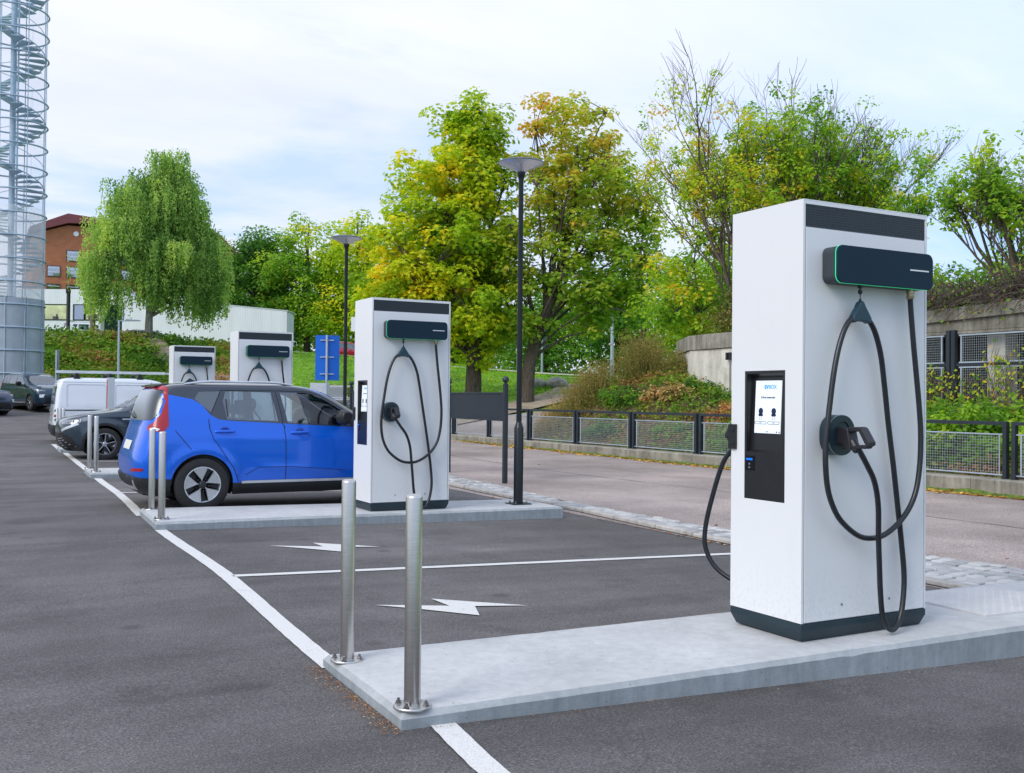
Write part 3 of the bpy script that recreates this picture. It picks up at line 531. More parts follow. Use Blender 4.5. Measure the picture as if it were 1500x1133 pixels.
def make_charger():
    W,D,H=1.02,.59,2.485
    t=thing('ev_charger','','charger')
    b=MB(); b.box(.13,W-.006,.006,D-.006,.10,H-.006); b.box(.006,.1299,.006,.1345,.10,H-.006); b.box(.006,.1299,.4725,D-.006,.10,H-.006); b.box(.006,.1299,.1346,.4724,.10,.764); b.box(.006,.1299,.1346,.4724,1.526,H-.006); b.build('core','dark_core',t)
    b=MB()
    b.add([(.025,.025,0),(W-.025,.025,0),(W-.025,D-.025,0),(.025,D-.025,0),(0,0,.062),(W,0,.062),(W,D,.062),(0,D,.062),(0,0,.098),(W,0,.098),(W,D,.098),(0,D,.098)],[(0,3,2,1),(0,1,5,4),(1,2,6,5),(2,3,7,6),(3,0,4,7),(4,5,9,8),(5,6,10,9),(6,7,11,10),(7,4,8,11),(8,9,10,11)])
    b.build('plinth','plinth',t,bevel=.004)
    # left narrow face with the opening
    oy0,oy1,oz0,oz1=.135,.472,.765,1.525
    b=MB(); b.box(0,.006,0,oy0,.103,H); b.box(0,.006,oy1,D,.103,H); b.box(0,.006,oy0,oy1,.103,oz0); b.box(0,.006,oy0,oy1,oz1,H)
    # merge as one frame sheet
    b.build('side_panel','white_paint',t)
    b=MB(); b.box(W-.006,W,0,D,.103,H); b.build('side_panel','white_paint',t,bevel=.0015)
    b=MB(); b.box(.0062,W-.0062,0,D,H-.006,H+.0005); b.build('top_panel','white_paint',t,bevel=.0015)
    for y0,y1 in ((0,.006),(D-.006,D)):
        b=MB(); b.box(.0062,.016,y0,y1,.103,H-.0065); b.box(W-.016,W-.0062,y0,y1,.103,H-.0065); b.box(.0165,W-.0165,y0,y1,H-.026,H-.0065); b.build('edge_frame','white_paint',t)
    for s,yy in ((-1,0),(1,D)):
        a,c=(yy-.001,yy+.005) if s<0 else (yy-.005,yy+.001)
        b=MB(); b.box(.0215,W-.0215,a,c,.106,2.328); p=b.build('front_panel' if s<0 else 'back_panel','white_paint',t,bevel=.0015)
        for bx in (.311,.70): 
            q=MB(); q.lathe([(.0,s*.006),(.0055,s*.006),(.0075,s*.002)],(bx,yy,.187),n=12,axis='y',cap=False); q.build('screw','bolt_steel',p)
        b=MB(); d=.012; v0,v1=(yy+.004,yy+.0065) if s<0 else (yy-.0065,yy-.004)
        b.box(.0195,W-.0195,v0,v1,2.334,H-.029); b.build('vent_grille','vent_mesh',t)
        wall_unit(t,s,W,D)
    # screen recess
    rx=.046; o=MB()
    b=MB(); fr=.018
    yA,yB=oy0+fr,oy1-fr
    # bezel frame, flush
    b.box(.001,.010,oy0,yA,oz0,oz1); b.box(.001,.010,yB,oy1,oz0,oz1); b.box(.001,.010,yA,yB,oz1-fr,oz1); b.box(.001,.010,yA,yB,oz0,1.045)
    b.build('bezel','black_plastic',t)
    z0,z1=1.045,oz1-fr
    b=MB(); b.add([(.010,yA,z0),(.010,yB,z0),(.010,yB,z1),(.010,yA,z1),(.028,yA+.002,z0+.012),(.028,yB-.002,z0+.012),(rx,yB-.008,z1-.02),(rx,yA+.008,z1-.02)],[(0,1,5,4),(1,2,6,5),(2,3,7,6),(3,0,4,7),(4,5,6,7)]); b.build('screen_recess','black_plastic',t)
    # display surface is the tilted back of the recess
    p0=Vector((.028,0,z0+.012)); p1=Vector((rx,0,z1-.02)); zz=(p1-p0).normalized(); nn=Vector((-zz.z,0,zz.x)) # outward (-x)
    yc=.309; hw_=.108
    def mat_at(s,dy,off): # s: distance up the tilted plane
        c=p0+zz*s+nn*off; X=Vector((0,-1,0)); Z=nn; Yv=zz
        m=Matrix(((X.x,Yv.x,Z.x,c.x),(X.y,Yv.y,Z.y,yc-dy),(X.z,Yv.z,Z.z,c.z),(0,0,0,1))); return m
    Ls=(p1-p0).length
    b=MB(); s0,s1=.10,Ls-.02; b.box(-hw_,hw_,s0,s1,.002,.006); d=b.build('display','screen_white',t); d.matrix_local=mat_at(0,0,0); d.data.update()
    def loc(x,y,z=.0065): return Matrix.Translation((x,y,z))
    dm=(s1-s0); Yp=lambda f:s0+dm*f
    text_mesh('lettering','EV',.031,'ink_blue',d,loc(0,Yp(.875)),.0014,'RIGHT')
    text_mesh('lettering','BOX',.031,'ink_sky',d,loc(.002,Yp(.875)),.0006,'LEFT')
    text_mesh('lettering','Select connector',.017,'ink_navy',d,loc(0,Yp(.68)),.0006)
    text_mesh('lettering','English',.008,'ink_navy',d,loc(.0,Yp(.03)))
    for sx_ in (-.058,.050):
        b=MB(); b.lathe([(.019,.0062),(.019,.0068)],(sx_,Yp(.42),0),n=24); b.prism(rrect(sx_-.019,sx_+.019,Yp(.32),Yp(.375),.008,4),.0062,.0068,'z')
        b.prism([(sx_-.010,Yp(.31)),(sx_-.0085,Yp(.31)),(sx_-.005,Yp(.245)),(sx_-.0065,Yp(.245))],.0062,.0068,'z'); b.prism([(sx_+.010,Yp(.31)),(sx_+.0085,Yp(.31)),(sx_+.005,Yp(.245)),(sx_+.0065,Yp(.245))],.0062,.0068,'z')
        b.build('connector_icon','ink_navy',d)
        b=MB(); ou=rrect(sx_-.050,sx_+.050,Yp(.17),Yp(.225),.009,5); inn=rrect(sx_-.0472,sx_+.0472,Yp(.1775),Yp(.2175),.007,5); k=len(ou)
        b.add([(x,y,.0068) for x,y in ou]+[(x,y,.0068) for x,y in inn],[(i,(i+1)%k,(i+1)%k+k,i+k) for i in range(k)]); b.build('button_outline','ink_navy',d)
        text_mesh('lettering','CCS',.009,'ink_navy',d,loc(sx_,Yp(.197)))
    for q in (.078,.100):
        b=MB(); b.box(q-.004,q+.004,Yp(.012),Yp(.012)+.009,.0062,.0068); b.build('small_icon','ink_navy',d)
    # card reader
    b=MB(); b.box(-.004,.001,.385,.462,.935,1.025); r=b.build('card_reader','black_glass',t,bevel=.004)
    b=MB(); b.box(-.0050,-.0042,.398,.450,.995,1.006); b.build('reader_screen','reader_blue',r)
    b=MB(); b.lathe([(.006,-.0050),(.006,-.0042)],(0,.424,.972),n=16,axis='x'); b.box(-.0050,-.0042,.416,.432,.948,.956); b.build('reader_symbol','dark_core',r)
    b=MB(); b.box(-.016,.010,D-.052,D+.012,1.055,1.205); b.box(-.020,-.016,D-.04,D-.01,1.08,1.10); b.box(-.020,-.016,D-.04,D-.01,1.16,1.18); b.build('corner_lock','black_plastic',t,bevel=.002)
    return t
def build_chargers():
    p=make_charger(); g='white charging stations on the concrete islands'
    data=[(4.14,4.18,.104,1,'nearest and largest white charging station, its lit touch screen in full view'),
      (4.275,11.27,.098,1.022,'second white charging station, standing beside the black lamp and hiding the blue car front'),
      (4.46,18.6,.125,1.018,'third white charging station, rising behind the blue car roof middle'),
      (4.67,26.1,.16,1.025,'farthest white charging station, seen above the roof of the blue car beside the van')]
    for i,(x,y,z,s,l) in enumerate(data):
        o=p if i==0 else copy_tree(p); o.location=(x,y,z); o.scale=(1,1,s); o['label']=l; o['group']=g
# ------------------------------------------------------------------ lamps and other furniture
def build_street_furniture():
    t=thing('street_lamp','tall black street lamp with a saucer head standing on the second concrete island','street lamp',group='saucer headed black lamps')
    b=MB(); b.lathe([(.062,.012),(.062,.99),(.058,1.0),(.040,1.05),(.036,1.07)],n=28); b.build('lower_post','lamp_black',t,smooth=True,angle=35)
    b=MB(); b.lathe([(.035,1.06),(.033,4.22),(.045,4.27),(.058,4.31),(.056,4.325),(0,4.325)],n=24,cap=False); b.build('upper_post','lamp_black',t,smooth=True,angle=35)
    b=MB(); b.lathe([(.045,4.322),(.10,4.352),(.20,4.392),(.295,4.432),(.30,4.436)],n=48,cap=False); b.build('lens','lamp_lens',t,smooth=True,angle=50)
    b=MB(); b.lathe([(.302,4.434),(.305,4.442),(.295,4.458),(.20,4.478),(.09,4.488),(0,4.49)],n=48,cap=False); b.lathe([(.302,4.434),(.285,4.438),(0,4.44)],n=48,cap=False); b.build('lamp_head','lamp_housing',t,smooth=True,angle=50)
    b=MB(); b.box(-.13,.13,-.13,.13,0,.012); pl=b.build('base_plate','lamp_black',t,bevel=.002)
    for a in range(4):
        x,y=.145*math.cos(R_(45+90*a)),.145*math.sin(R_(45+90*a)); b=MB(); b.lathe([(.02,.012),(.02,.016)],(x*.78,y*.78,0),n=12); b.lathe([(.014,.016),(.014,.032),(.006,.034),(.006,.046)],(x*.78,y*.78,0),n=6); b.build('anchor_bolt','bolt_steel',t)
    t.location=(6.40,11.50,.083)
    c=copy_tree(t); c.location=(6.60,18.85,.115); c['label']='second black saucer lamp, behind the blue car beside the blue sign'
    # black panel barrier with ball post
    for (x0,y0),(x1,y1),lab in (((8.56,15.88),(8.72,18.6),'black sheet panel barrier between ball topped posts, beside the near black lamp'),((8.85,22.3),(9.0,25.2),'farther black sheet panel barrier, left of the second charging station')):
        t=thing('panel_barrier',lab,'barrier',(x0,y0,lotz(x0,y0)),group='black panel barriers on the cobble strip')
        d=Vector((x1-x0,y1-y0,0)); Ln=d.length; t.rotation_euler.z=math.atan2(d.y,d.x)
        for px in (0,Ln):
            b=MB(); b.prism(rrect(px-.04,px+.04,-.04,.04,.012,3),-.05,1.76,'z'); b.lathe([(.048,1.76),(.048,1.775),(.026,1.79),(.026,1.80)],(px,0,0),n=16); po=b.build('post','anthracite',t,smooth=True,angle=30)
            b=MB(); b.lathe([(.062*math.sin(a),1.855-.062*math.cos(a)) for a in [math.pi*k/12 for k in range(13)]],(px,0,0),n=20,cap=False); b.build('ball_finial','anthracite',po,smooth=True,angle=60)
        b=MB(); b.box(.06,Ln-.06,-.008,.008,1.14,1.60); b.box(.04,Ln-.04,-.022,.022,1.60,1.63); b.box(.04,Ln-.04,-.022,.022,1.11,1.14); b.build('panel','anthracite',t,bevel=.003)
    # blue sign on a grey pole, seen from behind
    t=thing('road_sign','back of a tall blue sign on a grey pole, behind the blue car windscreen','sign',(9.55,28.9,.02),R_(-22))
    b=MB(); b.add([(-.34,.03,1.93),(.10,0,1.93),(.36,.09,1.93),(-.34,.03,3.26),(.10,0,3.26),(.36,.09,3.26),(-.34,.05,1.93),(.10,.02,1.93),(.36,.11,1.93),(-.34,.05,3.26),(.10,.02,3.26),(.36,.11,3.26)],[(0,1,4,3),(1,2,5,4),(6,9,10,7),(7,10,11,8),(0,3,9,6),(2,8,11,5),(3,4,10,9),(4,5,11,10),(0,6,7,1),(1,7,8,2)]); b.build('sign_board','sign_blue',t)
    b=MB(); b.tube([(0,-.06,0),(0,-.06,3.27)],.035,12); b.build('pole','galvanised',t,smooth=True,angle=40)
    b=MB(); 
    for z in (2.1,2.6,3.1): b.box(-.2,.2,-.03,.0,z,z+.03)
    b.build('clamp','galvanised',t)
    t=thing('cabinet','pale grey cabinet standing behind the blue sign pole','cabinet',(9.75,30.2,.02),R_(-25))
    b=MB(); b.box(-.28,.28,0,.3,.1,1.86); b.build('housing','sign_grey',t,bevel=.01); b=MB(); b.box(-.25,.25,.02,.28,0,.1); b.build('foot','frame_dark',t); b=MB(); b.box(-.26,.26,-.012,.0,.15,1.8); b.build('door','sign_grey',t,bevel=.004)
    t=thing('small_sign','small white and blue sign plate high behind the second black lamp','sign',(12.1,33.5,.2),R_(-20))
    b=MB(); b.tube([(0,0,0),(0,0,4.1)],.03,10); b.build('pole','galvanised',t); b=MB(); b.box(-.16,.02,-.05,-.035,3.55,4.05); b.build('white_plate','mark_white',t); b=MB(); b.box(.02,.16,-.05,-.035,3.6,4.1); b.build('blue_plate','sign_blue',t)
    # slim white pillar between the van and the dark car
    t=thing('white_pillar','slim white pillar with a red edge standing in front of the white van','pillar',(3.45,28.0,.1))
    b=MB(); b.box(-.08,.09,-.06,.06,0,1.80); b.build('column','sign_grey',t,bevel=.01); b=MB(); b.box(-.095,-.081,-.05,.05,.2,1.75); b.build('edge_strip','red_stripe',t)
    t=thing('steel_post','short galvanised post beside the far end of the van roof rack','post',(2.75,35.5,.1))
    b=MB(); b.prism(rrect(-.05,.0,-.04,.04,.008,2),0,2.78,'z'); b.build('channel','galvanised',t); b=MB(); b.prism(rrect(.015,.07,-.04,.04,.008,2),1.0,2.8,'z'); b.build('sleeve','bolt_steel',t); b=MB(); b.lathe([(.055,2.0),(.055,2.12)],(0.01,0,0),n=14); b.build('clamp','black_plastic',t)
    # lamps on the hill
    z=T(6.9,53.2); t=thing('street_lamp','thin grey street lamp with a short arm on the green slope','street lamp',(6.9,53.2,z))
    b=MB(); b.tube([(0,0,-.3),(0,0,5.16-z)],[.07,.05],12); b.build('post','galvanised',t,smooth=True); b=MB(); b.tube([(0,0,5.12-z),(.35,0,5.16-z)],.03,8); b.build('arm','galvanised',t); b=MB(); b.prism([(.3,5.12-z),(1.0,5.16-z),(1.0,5.21-z),(.3,5.24-z)],-.11,.11,'y'); b.build('lamp_head','galvanised',t,bevel=.02)
    z=T(5.77,64); t=thing('street_lamp','dark hilltop lamp post with a square head before the white building','street lamp',(5.6,65,z))
    b=MB(); b.tube([(0,0,-.3),(0,0,7.6-z)],.11,12); b.build('post','frame_dark',t,smooth=True); b=MB(); b.box(-.15,.12,-.12,.12,7.45-z,7.8-z); b.build('lamp_head','frame_dark',t,bevel=.03)
    z=T(7,64); t=thing('wooden_pole','weathered wooden utility pole at the edge of the birch crown','pole',(6.95,65,z))
    b=MB(); b.tube([(0,0,-.3),(0,0,8.6-z)],[.17,.13],14); b.build('shaft','wood_pole',t,smooth=True); b=MB(); b.tube([(-.5,0,8.3-z),(.5,0,8.3-z)],.05,8); b.build('crossarm','wood_pole',t)
    z=T(8.5,68); t=thing('green_kiosk','dark green metal kiosk on the hilltop beside the birch','kiosk',(8.45,68.5,5.05))
    b=MB(); b.box(-.5,.55,-.5,.5,0,2.0); b.build('body','green_box',t,bevel=.03); b=MB(); b.box(-.72,-.5,-.45,.5,0,1.9); b.build('pale_side','sign_grey',t); b=MB(); b.box(-.55,.6,-.55,.55,2.0,2.08); b.build('roof','green_box',t); b=MB(); b.box(-.4,.0,-.515,-.5,.1,1.9); b.box(.03,.45,-.515,-.5,.1,1.9); b.build('door','green_box',t)
    # far lamp right of the trees
    z=T(34,49.8); t=thing('street_lamp','distant grey lamp with a flat left pointing arm above the brown grasses','street lamp',(34,49.8,z))
    b=MB(); b.tube([(0,0,-.3),(0,0,6.5-z)],[.12,.09],12); b.build('post','galvanised',t,smooth=True); b=MB(); b.box(-.75,.1,-.12,.12,6.48-z,6.6-z); b.build('lamp_head','mark_white',t,bevel=.02); b=MB(); b.box(-.06,.06,-.05,.05,6.3-z,6.5-z); b.build('bracket','galvanised',t)
    for (px,py,h,l) in ((31.2,56.3,6.0,'leftmost thin pole beyond the far lawn'),(33.4,57.0,6.2,'thin pole with a dark flag beyond the far lawn')):
        z=T(px,py); t=thing('flag_pole',l,'pole',(px,py,z),group='thin poles beyond the far lawn'); b=MB(); b.tube([(0,0,-.2),(0,0,h-z)],.07,8); b.build('shaft','galvanised',t); b=MB(); b.box(-.08,.28,-.03,.03,h-z-1.3,h-z-.1); b.build('banner','paint_indigo',t)
    for i,(px,py,r,l) in enumerate(((25.03,43.3,.55,'rounded pale boulder at the lawn edge, near the rusty tree trunk'),(25.95,42.9,.6,'larger rounded pale boulder at the lawn edge, right of its twin'),(28.3,41.5,.45,'pale boulder half hidden by the brown grasses'))):
        b=MB(); n=14; prof=[(r*math.sin(math.pi*k/9)*1.0,-r*.6*math.cos(math.pi*k/9)) for k in range(10)]; b.lathe(prof,n=n,cap=False)
        b.v=[(x*(1+.12*math.sin(5*x+y*7+i)),y*.8*(1+.1*math.sin(9*z)),z*(1+.1*math.sin(4*x+i))) for x,y,z in b.v]
        tag(b.build('boulder','boulder',smooth=True,angle=50,loc=(px,py,T(px,py)+.15)),l,'boulder','boulders on the far lawn')
# ------------------------------------------------------------------ parapet wall and railing
def build_parapet():
    y=3.0; k=0; root=thing('parapet_wall','low weathered concrete wall carrying the black railing','wall',(0,0,0))
    ys=[3.0,5.3,7.95,11.2,14.3,17.2,20.1,23.0,26.0,29.0,32.0,35.0,38.0]
    for a,c in zip(ys[:-1],ys[1:]):
        b=MB(); n=6; z=.205; dx=rnd.uniform(-.008,.008)
        b.prism([(14.92+dx,-.3),(15.30,-.3),(15.30,z),(14.945+dx,z),(14.92+dx,z-.025)],a+.006,c-.006,'y')
        b.build('wall_section','concrete_old',root,bevel=.006)
    b=MB(); ysm=rng(3,38,.25); vs=[]
    for yy in ysm:
        w=.05+.05*rnd.random(); h=.02+.05*rnd.random(); vs+= [(14.93,yy,-.1+h+.06),(14.93-w*.5,yy,lotz(15,yy)+.03+h*.5),(14.93-w-.04,yy,lotz(15,yy)+.006)]
    b.add(vs,[(3*i+j,3*i+j+1,3*i+j+4,3*i+j+3) for i in range(len(ysm)-1) for j in (0,1)]); struct(b.build('moss_edge','moss',smooth=True),'stuff')
    # railing sections
    def section(y0,L,label):
        t=thing('railing_section',label,'railing',(15.13,y0,.205),group='black framed railing sections on the low wall')
        for yy in (.045,L-.045):
            b=MB(); b.box(-.045,.045,yy-.035,yy+.035,0,.885); b.box(-.06,.06,yy-.05,yy+.05,0,.012); b.build('post','anthracite',t,bevel=.004)
        b=MB(); b.box(-.045,.045,.01,L-.01,.885,.945); b.build('top_rail','anthracite',t,bevel=.004)
        b=MB(); z0,z1=.06,.73; ya,yb=.12,L-.12
        b.tube([(0,ya-.04,z1),(0,yb+.04,z1)],.014,8); b.tube([(0,ya-.04,z0),(0,yb+.04,z0)],.014,8); b.tube([(0,ya+.04,z0),(0,ya+.04,z1)],.012,8); b.tube([(0,yb-.04,z0),(0,yb-.04,z1)],.016,8); fr=b.build('mesh_frame','galvanised',t,smooth=True,angle=50)
        b=MB(); n=round((yb-ya-.08)/.05)
        for i in range(1,n):
            q=ya+.04+(yb-ya-.08)*i/n; b.box(-.002,.002,q-.0022,q+.0022,z0,z1)
        for i in range(1,14):
            q=z0+(z1-z0)*i/14; b.box(-.0045,-.001,ya+.04,yb-.04,q-.0022,q+.0022)
        b.build('wire_mesh','mesh_wire',fr)
        return t
    L=2.58; y=29.2+2.65*2; first=None; names=['farthest','sixth farthest']
    ordinal=['first','second','third','fourth','fifth','sixth','seventh','eighth','ninth','tenth']
    ys=[5.35+2.65*i for i in range(11)]
    for i,y0 in enumerate(ys):
        lab='%s black railing section counted from the right end, with galvanised mesh'%(['rightmost','second','third','fourth','fifth','sixth','seventh','eighth','ninth','tenth','eleventh'][i])
        if i==0: first=section(y0,L,lab); o=first
        else: o=copy_tree(first); o.location.y=y0; o['label']=lab
# ------------------------------------------------------------------ retaining wall on the right
def build_retaining():
    root=thing('retaining_wall','tall stained concrete retaining wall with a lipped top behind the railing','wall',(0,0,0))
    def strip(ya,yb,z0f,z1f,dx,th,name,mat='concrete_wall',n=30):
        b=MB(); ys=rng(ya,yb,(yb-ya)/n); m=len(ys)
        vs=[]
        for y in ys:
            x=wallx(y)+dx; vs+=[(x,y,z0f(y)),(x,y,z1f(y)),(x+th,y,z1f(y)),(x+th,y,z0f(y))]
        fs=[(4*i+j,4*i+(j+1)%4,4*i+4+(j+1)%4,4*i+4+j) for i in range(m-1) for j in range(4)]+[(0,1,2,3),(4*m-4,4*m-3,4*m-2,4*m-1)]
        b.add(vs,fs); return b.build(name,mat,root,smooth=True,angle=30,bevel=.01)
    top=lambda y:3.30+max(0,17-y)*.035
    strip(16.9,25.6,lambda y:.3,lambda y:2.88,0,.3,'wall_face','concrete_wall')
    strip(2,16.88,lambda y:2.86,lambda y:2.92,0.0,1.4,'beam_soffit','concrete_old')
    strip(2,16.88,lambda y:2.925,lambda y:top(y)-.02-.24,0.02,1.4,'beam','concrete_old')
    strip(2,25.4,lambda y:top(y)-.26 if y<16.9 else 2.885,lambda y:top(y),-.06,.4,'lip','concrete_old')
    # dark bay under the beam with columns
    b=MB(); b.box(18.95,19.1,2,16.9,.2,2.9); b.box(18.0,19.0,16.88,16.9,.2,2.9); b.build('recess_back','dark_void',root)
    for yy in (4.4,7.4,10.4,13.2,16.0):
        b=MB(); b.box(18.35,18.75,yy-.2,yy+.2,.2,2.9); b.build('column','concrete_wall',root,bevel=.01)
    # tall mesh screens in front
    first=None; L=2.5
    for i,y0 in enumerate([3.35+2.62*k for k in range(5)]):
        lab='tall dark post and galvanised mesh screen under the concrete beam, %s from the right'%(['first','second','third','fourth','fifth'][i])
        if first is None:
            t=first=thing('mesh_screen',lab,'screen fence',(17.75,y0,.55),group='tall mesh screens below the concrete beam')
            for yy in (0,L):
                b=MB(); b.box(-.05,.05,yy-.045,yy+.045,0,2.38); b.build('post','anthracite',t,bevel=.005)
            for z0,z1 in ((.52,1.62),(1.72,2.27)):
                b=MB(); 
                for z in (z0,z1): b.box(-.015,.015,.12,L-.12,z-.014,z+.014)
                for yy in (.17,L-.17): b.box(-.015,.015,yy-.014,yy+.014,z0+.0145,z1-.0145)
                f=b.build('mesh_frame','galvanised',t)
                b=MB(); n=44
                for k in range(1,n): q=.17+(L-.34)*k/n; b.box(-.002,.002,q-.002,q+.002,z0+.015,z1-.015)
                for k in range(1,int((z1-z0)/.05)): q=z0+.05*k; b.box(-.005,-.0022,.185,L-.185,q-.002,q+.002)
                b.build('wire_mesh','mesh_wire',f)
            b=MB(); b.box(-.02,.02,.05,L-.05,1.645,1.70); b.build('mid_rail','anthracite',t)
        else:
            t=copy_tree(first); t.location=(17.75,y0,.55); t['label']=lab
    t=thing('wall_lamp','small black lamp fixed high on the stained retaining wall','lamp',(wallx(21.0)-.02,21.0,2.55))
    b=MB(); b.box(-.1,0,-.10,-.02,0,.2); b.box(-.1,0,.02,.10,0,.2); b.build('housing','black_plastic',t,bevel=.01); b=MB(); b.tube([(-.02,0,0),(-.02,0,-1.1)],.014,6); b.box(-.05,0,-.02,.02,.05,.15); b.build('conduit','bolt_steel',t)
# ------------------------------------------------------------------ cars
class Car:
    """Body skin as a chart (s,t): s runs from the rear centre round the corner, along the side, round the front corner to the front centre."""
    def __init__(c,rows,n=3.2,LM=3.0,flare=(),crease=()):
        c.R=np.array(rows,float); c.n=n; c.LM=LM; c.flare=flare; c.crease=crease
        d=np.diff(c.R[:,:4],axis=0); seg=np.abs(d[:,0])+.25*np.maximum(np.abs(d[:,1]),np.abs(d[:,2]))+.4*np.abs(d[:,3]); c.tt=np.concatenate([[0],np.cumsum(np.maximum(seg,.01))]); c.TM=c.tt[-1]
        # monotone cubic slopes
        h=np.diff(c.tt)[:,None]; dl=np.diff(c.R,axis=0)/h; m=np.zeros_like(c.R); m[0]=dl[0]; m[-1]=dl[-1]
        for i in range(1,len(c.R)-1):
            a,b=dl[i-1],dl[i]; w1=2*h[i]+h[i-1]; w2=h[i]+2*h[i-1]
            with np.errstate(divide='ignore',invalid='ignore'): hm=(w1+w2)/(w1/a+w2/b)
            m[i]=np.where(a*b>0,hm,0)
        c.m=m
    def row(c,t):
        t=np.clip(t,0,c.TM); i=np.clip(np.searchsorted(c.tt,t,side='right')-1,0,len(c.tt)-2); h=c.tt[i+1]-c.tt[i]; u=(t-c.tt[i])/h
        u=np.asarray(u)[...,None]; h=np.asarray(h)[...,None]; a,b,ma,mb=c.R[i],c.R[i+1],c.m[i],c.m[i+1]
        return a*(2*u**3-3*u**2+1)+ma*h*(u**3-2*u*u+u)+b*(3*u*u-2*u**3)+mb*h*(u**3-u*u)
    def pos(c,s,t):
        s=np.asarray(s,float); r=c.row(np.asarray(t,float)); z,xr,xf,w,ar,af=[r[...,k] for k in range(6)]
        n=c.n; ph=np.clip(s+1,0,1)*math.pi/2; pf=np.clip(c.LM+1-s,0,1)*math.pi/2
        def se(p):
            C,S=np.abs(np.cos(p)),np.abs(np.sin(p)); k=(C**n+S**n)**(-1/n); return C*k,S*k
        rx,ry=se(ph); fx,fy=se(pf); xc0=xr+ar; xc1=xf-af; mid=np.clip(s/c.LM,0,1)
        x=np.where(s<0,xr+ar*(1-rx),np.where(s>c.LM,xf-af*(1-fx),xc0+(xc1-xc0)*mid))
        y=np.where(s<0,w*ry,np.where(s>c.LM,w*fy,w))
        y=y*(1-.010*((x-2.1)/2.1)**2)
        for (cx,cz,r0,dr,a) in c.flare:
            rr=np.hypot(x-cx,z-cz); k=np.clip(1-np.abs(rr-r0)/dr,0,1); y=y+a*k*k*(3-2*k)*(np.abs(s-c.LM/2)<c.LM/2+.6)
        for (x0,x1,z0,z1,hh,a) in c.crease:
            zz=z0+(z1-z0)*np.clip((x-x0)/(x1-x0),0,1); k=np.clip(1-np.abs(z-zz)/hh,0,1)*np.clip((x-x0)/.3,0,1)*np.clip((x1-x)/.3,0,1); y=y+a*k*k*(3-2*k)
        return np.stack([x,y,z],-1)
    def tz(c,z):
        lo,hi=0.,c.TM
        for _ in range(30):
            m=(lo+hi)/2
            if float(c.row(m)[0])<z: lo=m
            else: hi=m
        return (lo+hi)/2
    def side(c,x,z):   # side view point -> chart
        t=c.tz(z); _,xr,xf,w,ar,af=c.row(t)
        def ang(k): return math.atan2((1-k**c.n)**(1/c.n),k)/(math.pi/2)
        if x<xr+ar: return (ang(min(1,max(0,1-(x-xr)/ar)))-1,t)
        if x>xf-af: return (c.LM+1-ang(min(1,max(0,1-(xf-x)/af))),t)
        return (c.LM*(x-xr-ar)/(xf-af-xr-ar),t)
    def end(c,y,z,front=False):
        t=c.tz(z); w=float(c.row(t)[3]); k=min(1,max(0,abs(y)/w)); th=math.atan2(k,(1-k**c.n)**(1/c.n))/(math.pi/2)
        return (c.LM+1-th,t) if front else (th-1,t)
    def poly(c,pts,front=False,step=.05):
        """pts: ('s',x,z) side or ('e',y,z) end; plain 2-tuples are side points"""
        P=[(p if len(p)==3 else ('s',)+tuple(p)) for p in pts]; out=[]
        for i,p in enumerate(P):
            q=P[(i+1)%len(P)]
            if p[0]==q[0]:
                n=max(1,int(math.hypot(q[1]-p[1],q[2]-p[2])/step))
                for k in range(n):
                    a=p[1]+(q[1]-p[1])*k/n; b=p[2]+(q[2]-p[2])*k/n
                    out.append(c.side(a,b) if p[0]=='s' else c.end(a,b,front))
            else:
                A=c.side(p[1],p[2]) if p[0]=='s' else c.end(p[1],p[2],front); B=c.side(q[1],q[2]) if q[0]=='s' else c.end(q[1],q[2],front)
                for k in range(6): out.append((A[0]+(B[0]-A[0])*k/6,A[1]+(B[1]-A[1])*k/6))
        return out
    def skin(c,regions,arches,step=.055):
        """regions: list of (key, chart polygon); arches: chart polygons to cut away. returns {key:(verts2d,tris)}"""
        polys=[p for _,p in regions]+arches; V=[];E=[]
        def addpoly(P):
            o=len(V); V.extend(P); E.extend([(o+i,o+(i+1)%len(P)) for i in range(len(P))])
        bd=[]
        s0,s1=-1,c.LM+1; ns=int((s1-s0)/step); nt=int(c.TM/step)
        for i in range(ns): bd.append((s0+(s1-s0)*i/ns,0.))
        for i in range(nt): bd.append((s1,c.TM*i/nt))
        for i in range(ns): bd.append((s1-(s1-s0)*i/ns,c.TM))
        for i in range(nt): bd.append((s0,c.TM*(1-i/nt)))
        addpoly(bd); 
        for P in polys: addpoly([(min(max(a,s0),s1),min(max(b,0),c.TM)) for a,b in P])
        for i in range(1,ns):
            for j in range(1,nt): V.append((s0+(s1-s0)*i/ns,c.TM*j/nt))
        r=delaunay_2d_cdt([Vector(v) for v in V],E,[list(range(len(bd)))],1,1e-4)
        vv=np.array([(v.x,v.y) for v in r[0]]); tri=[f for f in r[2]]
        T3=[]
        for f in tri:
            for k in range(1,len(f)-1): T3.append((f[0],f[k],f[k+1]))
        T3=np.array(T3); C=vv[T3].mean(1)
        def inside(P):
            P=np.array(P); x,y=C[:,0],C[:,1]; res=np.zeros(len(C),bool); j=len(P)-1
            for i in range(len(P)):
                xi,yi=P[i]; xj,yj=P[j]
                with np.errstate(divide='ignore',invalid='ignore'): res^=((yi>y)!=(yj>y))&(x<(xj-xi)*(y-yi)/(yj-yi)+xi)
                j=i
            return res
        lab=np.zeros(len(C),int); keys=['body']+[k for k,_ in regions]
        for i,(k,P) in enumerate(regions): lab[inside(P)]=i+1
        for P in arches: lab[inside(P)]=-1
        out={}
        for i in range(len(keys)):
            sel=T3[lab==i]
            if len(sel): out.setdefault(keys[i],[]).append(sel)
        return vv,{k:np.concatenate(v) for k,v in out.items()}
